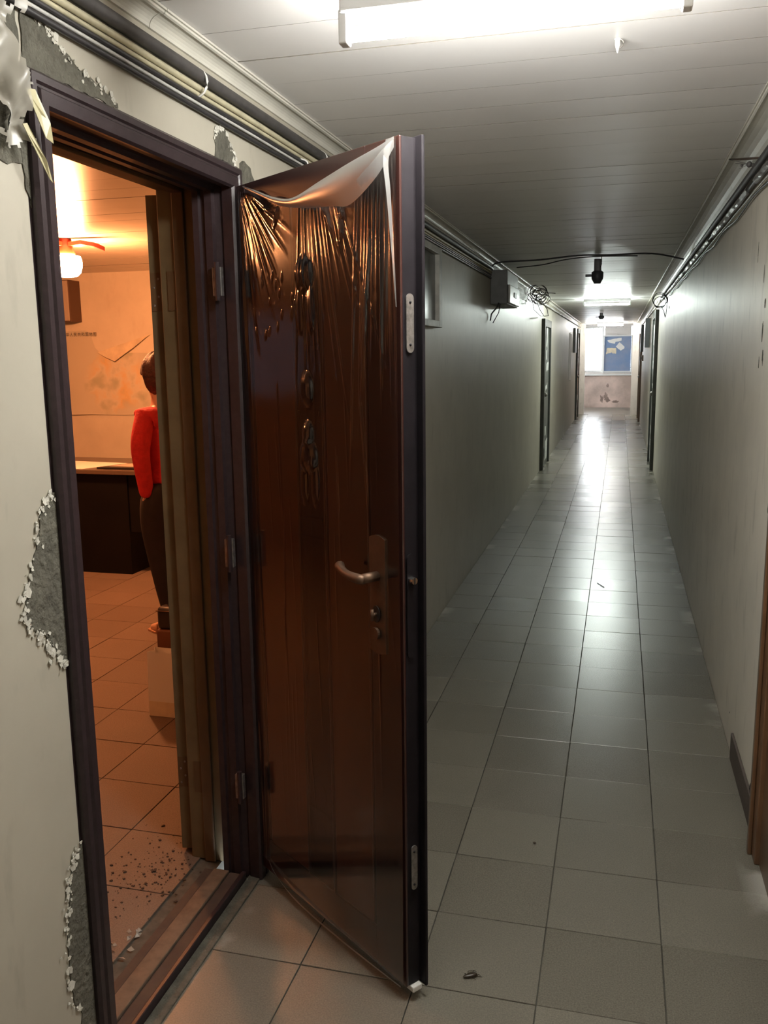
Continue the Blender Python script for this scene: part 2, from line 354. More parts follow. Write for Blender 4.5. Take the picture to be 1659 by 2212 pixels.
def put_tile(me, x, y, parent, name, tilt=0.0022):
    o = bpy.data.objects.new(name, me); o.location = (x, y, random.uniform(-0.0006, 0.0004))
    o.rotation_euler = (random.gauss(0, tilt), random.gauss(0, tilt), random.gauss(0, 0.0015)); return link(o, parent)
for r in range(-4, 28):
    for (a_, b_), me in zip(XS, tm):
        put_tile(me, (a_+b_)/2, R0 + 0.3*r + 0.15, floor, 'floor_tile')
def far_tiles(name, cells, m, parent):
    vs = []; fs = []
    for x0, x1, y0, y1 in cells:
        k = len(vs); g = 0.002; dz = random.uniform(-0.0006, 0.0006); dx = random.gauss(0, 0.0018); dy = random.gauss(0, 0.0018)
        for x, y in ((x0+g, y0+g), (x1-g, y0+g), (x1-g, y1-g), (x0+g, y1-g)):
            vs.append((x, y, dz + dx*(x-(x0+x1)/2) + dy*(y-(y0+y1)/2)))
        vs += [(x, y, -0.008) for x, y, z in vs[k:k+4]]
        fs += [(k, k+1, k+2, k+3)] + [(k+4+i, k+4+(i+1) % 4, k+(i+1) % 4, k+i) for i in range(4)]
    return tag(mesh_obj(name, vs, fs, m, parent), kind='stuff')
cells = [(a_, b_, R0+0.3*r, R0+0.3*r+0.3) for r in list(range(-17, -4)) + list(range(28, 70)) for a_, b_ in XS]
far_tiles('distant_floor_tiles', cells, 'tile', floor)
struct(box('floor_lobby', 'tile', -3.2, 1.4, 23.2, 26.3, -0.12, -0.003), 'brightly lit lobby floor beyond the corridor mouth', 'floor')
floor_room = struct(box('floor_office', 'grout', -5.6, -1.15, 0.1, 7.0, -0.12, -0.006), 'warm-lit terrazzo tile floor of the office', 'floor')
rt = tile_mesh('office_floor_tile', 0.30, 0.30, 'tile_room')
cells = []
for ix in range(-14, 2):
    for iy in range(-7, 17):
        x0 = -1.52 + 0.3*ix; y0 = 2.095 + 0.3*iy
        if x0 + 0.3 > -1.1: continue
        seen = -4.0 < x0 and 1.2 < y0 < 5.6 and abs(x0 + 0.15 + 0.62*(y0 + 0.15)) < 0.75
        if seen: put_tile(rt, x0+0.15, y0+0.15, floor_room, 'office_floor_tile')
        else: cells.append((x0, x0+0.3, y0, y0+0.3))
far_tiles('outer_office_floor_tiles', cells, 'tile_room', floor_room)

# ------------------------------------------------------------------ ceilings of pvc planks
ceiling = struct(box('ceiling', 'plank', -1.25, 0.70, -3.0, 23.3, ZC + 0.02, ZC + 0.10), 'white plastic plank ceiling of the corridor', 'ceiling')
def plank_mesh(name, w, x0, x1, m):
    e = 0.0012; prof = [(-w/2 + e, 0.006), (-w/2 + e, 0.0), (w/2 - e, 0.0), (w/2 - e, 0.006)]
    n = len(prof); vs = [(x0, y, z) for y, z in prof] + [(x1, y, z) for y, z in prof]
    fs = [(i, i+1, i+1+n, i+n) for i in range(n-1)] + [(n-1, 0, n, 2*n-1)] + [tuple(range(n)), tuple(range(2*n-1, n-1, -1))]
    me = bpy.data.meshes.new(name); me.from_pydata(vs, [], fs); me.update(); me.materials.append(M[m]); me.materials.append(M['joint_dirt_shade'])
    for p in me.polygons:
        if p.index != 1: p.material_index = 1      # edge faces coloured dark: joint dirt plus the shade of the groove
    return me
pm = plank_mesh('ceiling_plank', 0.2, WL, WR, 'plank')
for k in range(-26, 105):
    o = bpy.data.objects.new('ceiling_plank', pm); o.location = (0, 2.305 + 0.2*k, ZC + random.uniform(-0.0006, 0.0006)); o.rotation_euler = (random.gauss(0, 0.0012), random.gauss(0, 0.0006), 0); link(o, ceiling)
struct(box('ceiling_lobby', 'plank', -3.3, 1.5, 23.3, 26.3, 2.45, 2.55), 'lobby ceiling', 'ceiling')
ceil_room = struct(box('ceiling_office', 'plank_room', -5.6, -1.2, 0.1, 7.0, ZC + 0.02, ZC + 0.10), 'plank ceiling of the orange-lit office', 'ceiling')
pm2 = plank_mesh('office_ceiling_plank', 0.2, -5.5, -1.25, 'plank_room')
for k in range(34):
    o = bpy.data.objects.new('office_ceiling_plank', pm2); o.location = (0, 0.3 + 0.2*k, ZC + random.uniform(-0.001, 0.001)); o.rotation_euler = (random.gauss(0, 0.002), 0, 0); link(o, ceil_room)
# cove mouldings
def cove(name, wall_x, s, w, zb, label):
    top = ZC - 0.001; prof = [(wall_x, top), (wall_x, zb), (wall_x + s*0.006, zb)]
    for i in range(7):
        a = i/6*math.pi/2
        prof.append((wall_x + s*(0.006 + (w-0.020)*(1-math.cos(a))), zb + (top-0.008-zb)*math.sin(a)))
    prof += [(wall_x + s*(w-0.011), top-0.011), (wall_x + s*(w-0.006), top-0.009), (wall_x + s*(w-0.005), top-0.005), (wall_x + s*w, top-0.005), (wall_x + s*w, top)]
    t = struct(thing(name, (wall_x, 0, zb), label, 'moulding'), label, 'moulding')
    y = -3.0; first = True
    while y < 23.0:
        y1 = min(23.1, y + 2.42); extrude_y('cove_length', prof, y + 0.0012, y1 - 0.0012, 'cornice', t, smooth=False); y = y1
    return t
cove('trim_1', WL, 1, 0.050, 2.236, 'white cove moulding along the top of the left wall')
cove('trim_2', WR, -1, 0.098, 2.205, 'white cove moulding along the top of the right wall')

# ------------------------------------------------------------------ steel door frame
Y0, Y1, ZT = 1.455, 2.21, 1.972           # clear opening
def portal_sweep(name_parts, prof, y0, y1, zt, m, parent, zb=0.0):
    """profile (s outward from the opening, x) mitred round jamb, head, jamb; three separate parts"""
    n = len(prof)
    def ring(kind):
        if kind == 0: return [(x, y0 - s, zb) for s, x in prof]
        if kind == 1: return [(x, y0 - s, zt + s) for s, x in prof]
        if kind == 2: return [(x, y1 + s, zt + s) for s, x in prof]
        return [(x, y1 + s, zb) for s, x in prof]
    for nm, a, c in zip(name_parts, (0, 1, 2), (1, 2, 3)):
        vs = ring(a) + ring(c)
        fs = [(i, (i+1) % n, (i+1) % n + n, i + n) for i in range(n)] + [tuple(range(n))[::-1], tuple(range(n, 2*n))]
        o = mesh_obj(nm, vs, fs, m, parent)
        bm = bmesh.new(); bm.from_mesh(o.data); bmesh.ops.recalc_face_normals(bm, faces=bm.faces[:]); bm.to_mesh(o.data); bm.free()
fr = struct(thing('trim_3', (-1.05, 1.85, 0), 'purple-brown steel frame around the open security door', 'door frame'), 'purple-brown steel frame around the open security door', 'door frame')
prof = [(0.0, -1.105), (0.0, -1.082), (0.006, -1.082), (0.006, -1.072), (0.0, -1.072), (0.0, -1.052), (0.07, -1.052), (0.07, -1.0)]
prof_near = [(0.0, -1.105), (0.0, -1.088), (0.008, -1.084), (0.008, -1.074), (0.0, -1.070), (0.0, -1.050), (0.012, -1.046), (0.016, -1.030), (0.008, -1.022), (0.004, -1.0), (0.003, -0.992), (0.008, -0.985),
             (0.030, -0.983), (0.034, -0.988), (0.038, -0.988), (0.042, -0.983), (0.054, -0.983), (0.060, -0.990), (0.060, -1.0), (0.066, -1.0), (0.066, -1.105)]
portal_sweep(('jamb', 'head', 'jamb'), prof_near, Y0, Y1 + 0.012, ZT, 'steel', fr)
# the hinge-side jamb keeps its rebate free for the leaf: strike and hinge hardware on it
for z0, z1 in ((1.70, 1.775), (0.965, 1.045), (0.27, 0.345)):
    h = B().box(-1.046, -1.020, Y1 - 0.010, Y1 + 0.006, z0, z1, 0.002).build('hinge_plate', 'zinc', fr)
    B().tube([(-1.030, Y1 - 0.012, z0 - 0.012), (-1.030, Y1 - 0.012, z1 + 0.012)], 0.007, 10).build('hinge_pin', 'steel', h)
# raised sill: four strips
for nm, m, x0, x1, z1 in (('sill_inner_lip', 'steel_sill', -1.165, -1.135, 0.020), ('sill_tread', 'sill_brown', -1.135, -1.085, 0.024), ('sill_step', 'steel_sill', -1.085, -1.045, 0.018), ('sill_outer_lip', 'steel', -1.045, -1.030, 0.028)):
    box(nm, m, x0, x1 - 0.0008, Y0 + 0.001, Y1 + 0.008, -0.004, z1, fr, 0.003)
box('sill_mortar', 'cement', -1.030, -0.992, Y0 - 0.03, Y1 + 0.03, -0.003, 0.006, fr, 0.002)

# ------------------------------------------------------------------ inner wooden frame and leaf
iw = struct(thing('trim_4', (-1.18, 1.85, 0), 'olive-brown painted wooden inner door frame', 'door frame'), 'olive-brown painted wooden inner door frame', 'door frame')
for y0, y1, s in ((1.36, 1.405, 1), (2.296, 2.335, -1)):
    box('jamb', 'olive', -1.250, -1.108, y0, y1, -0.004, 2.035, iw, 0.004)
    yy = y1 if s > 0 else y0
    box('stop_bead', 'olive2', -1.200, -1.165, min(yy, yy + s*0.010), max(yy, yy + s*0.010), -0.003, 1.995, iw, 0.003)
box('head', 'olive', -1.250, -1.108, 1.405, 2.296, 1.995, 2.035, iw, 0.004)
box('head_bead', 'olive2', -1.200, -1.165, 1.416, 2.285, 1.983, 1.995, iw, 0.003)
il = struct(thing('door_2', (-1.27, 2.32, 0), 'olive-brown wooden inner door swung back into the office', 'door'), 'olive-brown wooden inner door swung back into the office', 'door')
dv = Vector((-0.20, 0.98, 0)).normalized(); pv = Vector((dv.y, -dv.x, 0))     # along the leaf / across its edge
h0 = Vector((-1.292, 2.315, 0))
def il_pt(a, c, z): return h0 + dv*a + pv*c + Vector((0, 0, z))
B().prism([il_pt(0, 0, 0.012), il_pt(0.80, 0, 0.012), il_pt(0.80, 0.036, 0.012), il_pt(0, 0.036, 0.012)], (0, 0, 1.975)).build('leaf', 'olive', il)
for z0, z1 in ((1.672, 1.778), (0.222, 0.322)):
    g = B().prism([il_pt(-0.003, 0.002, z0), il_pt(-0.0002, 0.002, z0), il_pt(-0.0002, 0.033, z0), il_pt(-0.003, 0.033, z0)], (0, 0, z1 - z0)).build('hinge_leaf', 'olive2', il)
    B().tube([il_pt(-0.006, 0.044, z0), il_pt(-0.006, 0.044, z1)], 0.006, 10).build('hinge_pin', 'zinc', g)
    B().box(-1.226, -1.196, 2.2925, 2.2960, z0, z1).build('hinge_leaf', 'olive2', iw)
    for q in range(4):
        p = il_pt(-0.0036, 0.010 + 0.014*(q % 2), z0 + (z1 - z0)*(0.15 + 0.23*q)); B().ball(p, 0.0035, 0.0012, 0.0035, 8).build('screw', 'zinc', g)

# ------------------------------------------------------------------ steel security door leaf
H0 = Vector((-1.0, 2.25, 0)); D = Vector((0.800865, -0.598845, 0)); N = Vector((-0.598845, -0.800865, 0))   # along leaf, out of the visible face
LZ0, LZ1, LS0, LS1 = 0.042, 1.980, 0.020, 0.690
def lp(s, z, off=0.0): return H0 + D*s + N*off + Vector((0, 0, z))
door = struct(thing('door_1', (-1.0, 2.25, 0), 'dark maroon steel security door standing open, still wrapped in clear plastic', 'door'), 'dark maroon steel security door standing open, still wrapped in clear plastic', 'door')
def slab(name, m, s0, s1, z0, z1, o0, o1, parent, bev=0.0):
    b = B(); b.box(s0, s1, o0, o1, z0, z1, bev)
    for v in b.bm.verts: v.co = lp(v.co.x, v.co.z, v.co.y)
    return b.build(name, m, parent)
def shape(name, m, pts, o0, o1, parent, bevel=0.0, smooth=False):
    """outline of (s, z) points raised from offset o0 to o1 on the leaf face"""
    b = B(); b.prism([lp(s, z, o0) for s, z in pts], N*(o1 - o0))
    if bevel:
        top = [f for f in b.bm.faces if len(f.verts) == len(pts)]
        f = max(top, key=lambda q: (q.calc_center_median() - H0).dot(N))
        bmesh.ops.inset_region(b.bm, faces=[f], thickness=bevel, depth=bevel*0.9)
    return b.build(name, m, parent, smooth)
core = slab('core', 'leaf_edge', LS0, LS1 - 0.002, LZ0, LZ1, -0.045, -0.006, door)
slab('outer_skin', 'leaf_edge', 0.012, LS1 + 0.018, LZ0 - 0.008, LZ1 + 0.004, -0.053, -0.045, door, 0.002)
slab('hinge_stile', 'leaf_stile', LS0, 0.062, LZ0, LZ1, -0.006, 0.0, door, 0.0015)
slab('lock_stile', 'leaf_stile', 0.575, LS1, LZ0, LZ1, -0.006, 0.0, door, 0.0015)
slab('top_rail', 'leaf_stile', 0.063, 0.574, LZ1 - 0.075, LZ1, -0.006, 0.0, door, 0.0015)
slab('bottom_rail', 'leaf_stile', 0.063, 0.574, LZ0, LZ0 + 0.10, -0.006, 0.0, door, 0.0015)
za, zb_ = LZ0 + 0.102, LZ1 - 0.077
for s0, s1 in ((0.075, 0.272), (0.403, 0.564)):
    p = slab('side_panel', 'leaf_panel', s0, s1, za, zb_, -0.006, -0.001, door, 0.004)
slab('centre_band', 'leaf_dark', 0.284, 0.392, za, zb_, -0.006, 0.001, door, 0.003)
for s in (0.2775, 0.3975):
    slab('bead', 'leaf_stile', s - 0.004, s + 0.004, za, zb_, -0.005, 0.003, door, 0.002)
# pressed ornaments up the centre band
def oval(cs, cz, rs, rz, n=20): return [(cs + rs*math.cos(2*math.pi*i/n), cz + rz*math.sin(2*math.pi*i/n)) for i in range(n)]
cs = 0.338
ORN = ((1.735, 0.030, 0.034), (1.462, 0.024, 0.036), (1.355, 0.020, 0.026), (1.300, 0.032, 0.036), (0.40, 0.030, 0.036), (0.30, 0.022, 0.026))
for cz, rs, rz in ORN:
    e = shape('ornament', 'leaf_dark', oval(cs, cz, rs, rz), 0.001, 0.006 if cz > 1 else 0.002, door, 0.007 if cz > 1 else 0.003, True)
    if cz > 1: shape('ornament_boss', 'leaf_dark', oval(cs, cz, rs*0.42, rz*0.5), 0.0118, 0.0150, e, 0.003, True)
for cz in (1.655, 1.235):
    for sg in (-1, 1):
        shape('scroll', 'leaf_dark', [(cs + sg*0.006, cz + 0.052), (cs + sg*0.030, cz + 0.030), (cs + sg*0.038, cz - 0.004), (cs + sg*0.028, cz - 0.040), (cs + sg*0.012, cz - 0.056), (cs + sg*0.020, cz - 0.022), (cs + sg*0.016, cz + 0.018)], 0.001, 0.005, door, 0.003, True)
for cz in (1.56, 1.405, 1.14, 1.09, 0.35):
    slab('fret_bar', 'leaf_dark', 0.290, 0.386, cz - 0.006, cz + 0.006, 0.001, 0.006, door, 0.002)
# lever handle on its long plate
hz = lambda z: z
plate = shape('handle_plate', 'bronze', [(0.579, 0.876)] + [(0.579 + 0.058*i/8, 0.866 - 0.006*math.sin(math.pi*i/8) + 0.002) for i in range(9)] + [(0.637, 1.126)] + [(0.637 - 0.058*i/8, 1.134 + 0.008*math.sin(math.pi*i/8)) for i in range(9)], 0.0, 0.009, door, 0.003)
b = B(); b.tube([lp(0.608, 1.047, 0.008), lp(0.608, 1.047, 0.052)], 0.0115, 14); b.build('handle_neck', 'bronze', plate, True)
pts = [lp(0.616, 1.046, 0.052), lp(0.600, 1.046, 0.055), lp(0.570, 1.048, 0.058), lp(0.548, 1.052, 0.057), lp(0.526, 1.057, 0.052), lp(0.514, 1.061, 0.046)]
b = B(); b.tube(pts, [0.010, 0.0115, 0.0105, 0.0095, 0.010, 0.012], 10); b.build('lever', 'bronze', plate, True)
e = shape('thumb_turn_recess', 'black', oval(0.608, 0.958, 0.014, 0.020), 0.0125, 0.0140, plate)
b = B(); b.tube([lp(0.608, 0.958, 0.014), lp(0.608, 0.958, 0.024)], 0.005, 8); b.tube([lp(0.608, 0.945, 0.025), lp(0.608, 0.971, 0.025)], 0.0045, 8); b.build('thumb_turn', 'bronze', plate, True)
b = B(); b.tube([lp(0.606, 0.912, 0.0118), lp(0.606, 0.912, 0.0185)], 0.0145, 16); b.build('lock_cylinder', 'bronze', plate)
# lock edge: bolt plates and latch
def edge_plate(name, z0, z1, o0, o1, m, parent):
    n = 8; pts = []
    r = (o1 - o0)/2
    for i in range(n+1): a = math.pi*i/n; pts.append((o0 + r - r*math.cos(a), z1 - r + r*math.sin(a)))
    for i in range(n+1): a = math.pi*i/n; pts.append((o1 - r + r*math.cos(a), z0 + r - r*math.sin(a)))
    b = B(); b.prism([lp(LS1 - 0.0005, z, o) for o, z in pts], D*0.003); return b.build(name, m, parent)
e1 = edge_plate('bolt_plate', 1.545, 1.668, -0.034, -0.014, 'zinc', door)
e2 = edge_plate('lock_plate', 0.868, 1.108, -0.032, -0.010, 'leaf_edge', door)
e3 = edge_plate('bolt_plate', 0.292, 0.405, -0.034, -0.016, 'zinc', door)
for e, zz in ((e1, (1.562, 1.65)), (e3, (0.306, 0.39))):
    for z in zz:
        b = B(); b.ball(lp(LS1 + 0.0026, z, -0.024), 0.003, 0.003, 0.003, 8); b.build('screw', 'leaf_edge', e)
b = B(); b.tube([lp(LS1 + 0.002, 1.048, -0.022), lp(LS1 + 0.014, 1.048, -0.022)], [0.0095, 0.008], 12); b.build('latch_bolt', 'chrome', e2)
b = B(); b.box(-0.001, 0.001, -0.001, 0.001, -0.008, 0.008); [setattr(v, 'co', lp(LS1 + 0.0144 + v.co.x, 1.048 + v.co.z, -0.022 + v.co.y)) for v in b.bm.verts]; b.build('latch_slot', 'black', e2)
# strip of white foam still stuck under the lock edge
slab('foam_corner', 'clip', LS1 - 0.018, LS1 + 0.010, LZ0 - 0.016, LZ0 - 0.002, -0.040, -0.012, door, 0.002)

# ---- protective film: a creased clear sheet hanging a little off the face
def lerp_tab(tab, x):
    if x <= tab[0][0]: return tab[0][1]
    for (a, va), (b_, vb) in zip(tab, tab[1:]):
        if x <= b_: t = (x-a)/(b_-a); t = t*t*(3-2*t); return va + (vb-va)*t
    return tab[-1][1]
TOPE = [(0.0, 1.968), (0.06, 1.975), (0.12, 1.955), (0.20, 1.928), (0.32, 1.904), (0.42, 1.893), (0.50, 1.925), (0.56, 1.948), (0.64, 1.968), (0.70, 1.978)]
BOTE = [(0.0, 0.09), (0.10, 0.072), (0.22, 0.050), (0.45, 0.048), (0.70, 0.046)]
def fan(s, z, s0, z0, a0, a1, n, length, amp, sharp=2.0):
    """sharp pleats radiating from a snag point; angles measured from straight down, positive to the free edge"""
    dx, dz = s - s0, z0 - z; d = math.hypot(dx, dz)
    if d < 1e-4: return 0
    a = math.atan2(dx, dz)
    if a < a0 or a > a1: return 0
    t = (a - a0)/(a1 - a0); w = math.sin(math.pi*t)**0.6
    ph = t*n + 0.35*noise.noise(Vector((t*7, s0*9, 1.3)))
    tri = 1 - abs((ph % 1.0)*2 - 1)
    return amp * w * (tri**sharp) * min(1, d/0.03) * math.exp(-(d/length)**2)
def crease(s, z, a, c, wd, am):
    """one sharp flat-sided fold from a to c, half-width wd, height am, dying out at both ends"""
    p = Vector(a); d = Vector(c) - p; L2 = d.length_squared; v = Vector((s, z)) - p
    t = v.dot(d)/L2
    if t < 0 or t > 1: return 0
    dist = abs(v.x*d.y - v.y*d.x)/math.sqrt(L2)
    return 0 if dist > wd else am*(0.5 + 0.5*math.cos(math.pi*dist/wd))*min(1, t*12, (1-t)*1.6)
rf = random.Random(44); CR = []
def fold(a, c, wd, slope): CR.append((a, c, wd, wd*slope))
for k in range(20):      # fan from the hinge-side top corner
    an = 0.04 + 1.0*k/19 + rf.gauss(0, 0.015); ln = rf.uniform(0.18, 0.46)*(1 - 0.35*k/19); s0 = 0.045 + 0.045*k/19
    fold((s0, 1.968 - 0.008*k/19), (s0 + ln*math.sin(an), 1.968 - ln*math.cos(an)), rf.uniform(0.0045, 0.0085), rf.uniform(0.32, 0.60))
for k in range(14):      # fan from the middle of the drooping edge
    an = -0.08 + 0.50*k/13 + rf.gauss(0, 0.02); ln = rf.uniform(0.18, 0.60); s0 = 0.325 + 0.012*k
    fold((s0, 1.898), (s0 + ln*math.sin(an), 1.898 - ln*math.cos(an)), rf.uniform(0.004, 0.007), rf.uniform(0.30, 0.55))
fold((0.42, 1.885), (0.490, 1.765), 0.012, 0.5); fold((0.50, 1.865), (0.486, 1.765), 0.012, 0.5); fold((0.235, 1.895), (0.205, 1.850), 0.009, 0.5); fold((0.17, 1.905), (0.225, 1.875), 0.008, 0.45)
for k in range(11):      # long hanging folds towards the free edge
    s0 = 0.555 + 0.012*k; z0 = 1.960 + 0.001*k; ln = rf.uniform(0.25, 0.8)
    fold((s0, z0), (s0 - 0.05 + 0.006*k, z0 - ln), rf.uniform(0.004, 0.007), rf.uniform(0.25, 0.5))
fold((0.640, 1.92), (0.632, 1.45), 0.008, 0.45); fold((0.655, 1.92), (0.650, 1.50), 0.007, 0.42); fold((0.600, 1.82), (0.552, 1.40), 0.009, 0.42); fold((0.552, 1.45), (0.585, 1.12), 0.007, 0.3); fold((0.05, 1.75), (0.06, 1.35), 0.010, 0.40)
for k in range(24):      # faint streaks further down
    s0 = rf.uniform(0.03, 0.68); z0 = rf.uniform(0.5, 1.6); ln = rf.uniform(0.2, 0.7)
    fold((s0, z0), (s0 + rf.gauss(0.015, 0.02), z0 - ln), rf.uniform(0.004, 0.006), rf.uniform(0.05, 0.22))
for k in range(18):      # small bubbles and dents
    s0 = rf.uniform(0.10, 0.30); z0 = rf.uniform(1.60, 1.76); fold((s0, z0), (s0 - 0.008, z0 - 0.018), 0.006, 0.5)
def film_off(s, z):
    o = 0.0065
    for a, c, wd, am in CR:
        if min(a[0], c[0]) - 0.03 < s < max(a[0], c[0]) + 0.03 and c[1] - 0.02 < z < a[1] + 0.02: o += crease(s, z, a, c, wd, am)
    o += 0.0022*noise.noise(Vector((s*5, z*2.2, 2.2)))
    for oz, ors, orz in ORN:
        q = ((s - cs)/(ors*1.25))**2 + ((z - oz)/(orz*1.2))**2
        if q < 1 and oz > 1: o += 0.013*(1 - q)**0.7
    for oz in (1.655, 1.235):
        q = ((abs(s - cs) - 0.024)/0.020)**2 + ((z - oz)/0.062)**2
        if q < 1: o += 0.006*(1 - q)**0.7
    return o
NU, NV = 420, 340
vs = []; fs = []
for j in range(NV + 1):
    for i in range(NU + 1):
        s = 0.024 + (LS1 - 0.028)*i/NU
        zt_ = lerp_tab(TOPE, s); zl = lerp_tab(BOTE, s)
        z = zl + (zt_ - zl)*j/NV
        vs.append(lp(s, z, film_off(s, z)))
for j in range(NV):
    for i in range(NU):
        k = j*(NU+1) + i; fs.append((k, k+1, k+NU+2, k+NU+1))
film = mesh_obj('plastic_film', vs, fs, 'film', door, True)
tag(film, 'creased clear protective film hanging loose from the top')
# folded-over flap along the drooping top edge
def sheet(name, m, rows, parent, sub=5):
    """rows of (s, z, off) control points -> smooth ruled sheet on the leaf"""
    n = len(rows[0]); vs = []; fs = []
    def cr(p0, p1, p2, p3, t):
        return 0.5*((2*p1) + (p2-p0)*t + (2*p0-5*p1+4*p2-p3)*t*t + (3*p1-p0-3*p2+p3)*t**3)
    dense = []
    for r in rows:
        P = [Vector(q) for q in r]; out = []
        for i in range(n-1):
            for k in range(sub): out.append(cr(P[max(i-1, 0)], P[i], P[i+1], P[min(i+2, n-1)], k/sub))
        out.append(P[-1]); dense.append(out)
    w = len(dense[0])
    for r in dense: vs += [lp(q.x, q.y, q.z) for q in r]
    for j in range(len(rows)-1):
        for i in range(w-1): k = j*w + i; fs.append((k, k+1, k+w+1, k+w))
    return mesh_obj(name, vs, fs, m, parent, True)
sheet('film_fold', 'film_fold', [
    [(0.075, 1.972, 0.012), (0.16, 1.946, 0.020), (0.25, 1.918, 0.026), (0.335, 1.905, 0.030), (0.45, 1.924, 0.032), (0.555, 1.945, 0.028), (0.640, 1.962, 0.020), (0.688, 1.976, 0.012)],
    [(0.076, 1.969, 0.014), (0.165, 1.940, 0.026), (0.255, 1.909, 0.034), (0.345, 1.893, 0.040), (0.455, 1.905, 0.042), (0.560, 1.926, 0.036), (0.642, 1.951, 0.024), (0.689, 1.972, 0.013)],
    [(0.078, 1.966, 0.012), (0.170, 1.934, 0.022), (0.262, 1.901, 0.028), (0.365, 1.882, 0.032), (0.465, 1.880, 0.036), (0.565, 1.900, 0.030), (0.645, 1.938, 0.022), (0.689, 1.968, 0.013)],
    [(0.079, 1.964, 0.010), (0.172, 1.931, 0.016), (0.268, 1.896, 0.020), (0.385, 1.876, 0.022), (0.490, 1.866, 0.026), (0.550, 1.862, 0.022), (0.640, 1.905, 0.020), (0.688, 1.955, 0.012)]], door)
sheet('film_hem', 'film_fold', [
    [(0.685, 1.975, 0.012), (0.672, 1.93, 0.014), (0.678, 1.87, 0.014), (0.684, 1.76, 0.012), (0.688, 1.64, 0.009)],
    [(0.664, 1.974, 0.014), (0.662, 1.93, 0.020), (0.671, 1.87, 0.020), (0.680, 1.76, 0.016), (0.686, 1.64, 0.010)]], door)
sheet('film_hem', 'film_fold', [
    [(0.07, 0.085, 0.008), (0.12, 0.062, 0.014), (0.24, 0.040, 0.020), (0.45, 0.036, 0.018), (0.68, 0.040, 0.010)],
    [(0.07, 0.090, 0.010), (0.12, 0.069, 0.018), (0.24, 0.049, 0.022), (0.45, 0.044, 0.020), (0.68, 0.046, 0.012)]], door)

# ------------------------------------------------------------------ broken plaster round the frame
def patch(name, poly, x, t, m, parent, seed=0.0, step=0.010, amp=0.005):
    pts = ragged(poly, step, amp, seed)
    return B().prism([(x, y, z) for y, z in pts], (t, 0, 0)).build(name, m, parent)
P1 = [(1.386, 1.30), (1.372, 1.285), (1.350, 1.262), (1.338, 1.225), (1.318, 1.19), (1.302, 1.150), (1.290, 1.135), (1.288, 1.09), (1.300, 1.066), (1.330, 1.052), (1.345, 1.02), (1.370, 0.995), (1.388, 0.972), (1.400, 0.972), (1.400, 1.30)]
P2 = [(1.388, 0.60), (1.366, 0.575), (1.348, 0.548), (1.340, 0.50), (1.330, 0.46), (1.322, 0.40), (1.322, 0.34), (1.332, 0.29), (1.350, 0.26), (1.352, 0.10), (1.362, 0.0), (1.402, 0.0), (1.402, 0.60)]
P3 = [(1.400, 2.046), (1.402, 2.128), (1.440, 2.128), (1.480, 2.110), (1.520, 2.095), (1.580, 2.075), (1.640, 2.062), (1.700, 2.048), (1.700, 2.038), (1.400, 2.034)]
P4 = [(2.150, 2.040), (2.150, 2.075), (2.160, 2.100), (2.185, 2.116), (2.215, 2.114), (2.245, 2.092), (2.268, 2.060), (2.272, 2.034), (2.150, 2.034)]
P5 = [(2.300, 2.00), (2.300, 2.050), (2.330, 2.058), (2.370, 2.050), (2.400, 2.02), (2.400, 1.96), (2.300, 1.95)]
P6 = [(1.392, 2.03), (1.370, 1.98), (1.372, 1.90), (1.380, 1.83), (1.392, 1.80), (1.400, 1.80), (1.400, 2.03)]
for i, p in enumerate((P1, P2, P3, P4, P5, P6)):
    patch('cement_patch', p, WL - 0.002, 0.0045, 'cement', wall_left, i*3.7)
# curled chips of paint along the broken edges
def chips(name, poly, n, parent, seed):
    rnd = random.Random(seed); b = B()
    segs = list(zip(poly, poly[1:]))
    for _ in range(n):
        (a, c) = rnd.choice(segs); t = rnd.random(); y = a[0] + (c[0]-a[0])*t + rnd.gauss(-0.004, 0.007); z = a[1] + (c[1]-a[1])*t + rnd.gauss(0, 0.005)
        r = abs(rnd.gauss(0.0026, 0.0022)) + 0.0014; k = rnd.randint(4, 7); x = WL + 0.001
        pts = [(x + rnd.uniform(0.0, 0.0035), y + r*math.cos(2*math.pi*q/k)*rnd.uniform(0.6, 1.2), z + r*math.sin(2*math.pi*q/k)*rnd.uniform(0.6, 1.2)) for q in range(k)]
        b.prism(pts, (0.0009, 0, 0))
    return tag(b.build(name, 'plaster_chip', parent), kind='stuff')
for i, (p, n) in enumerate(((P1[:-1], 150), (P2[:-2], 90), (P3[1:8], 70), (P4[1:-1], 60))): chips('paint_chips', p, n, wall_left, i + 5)
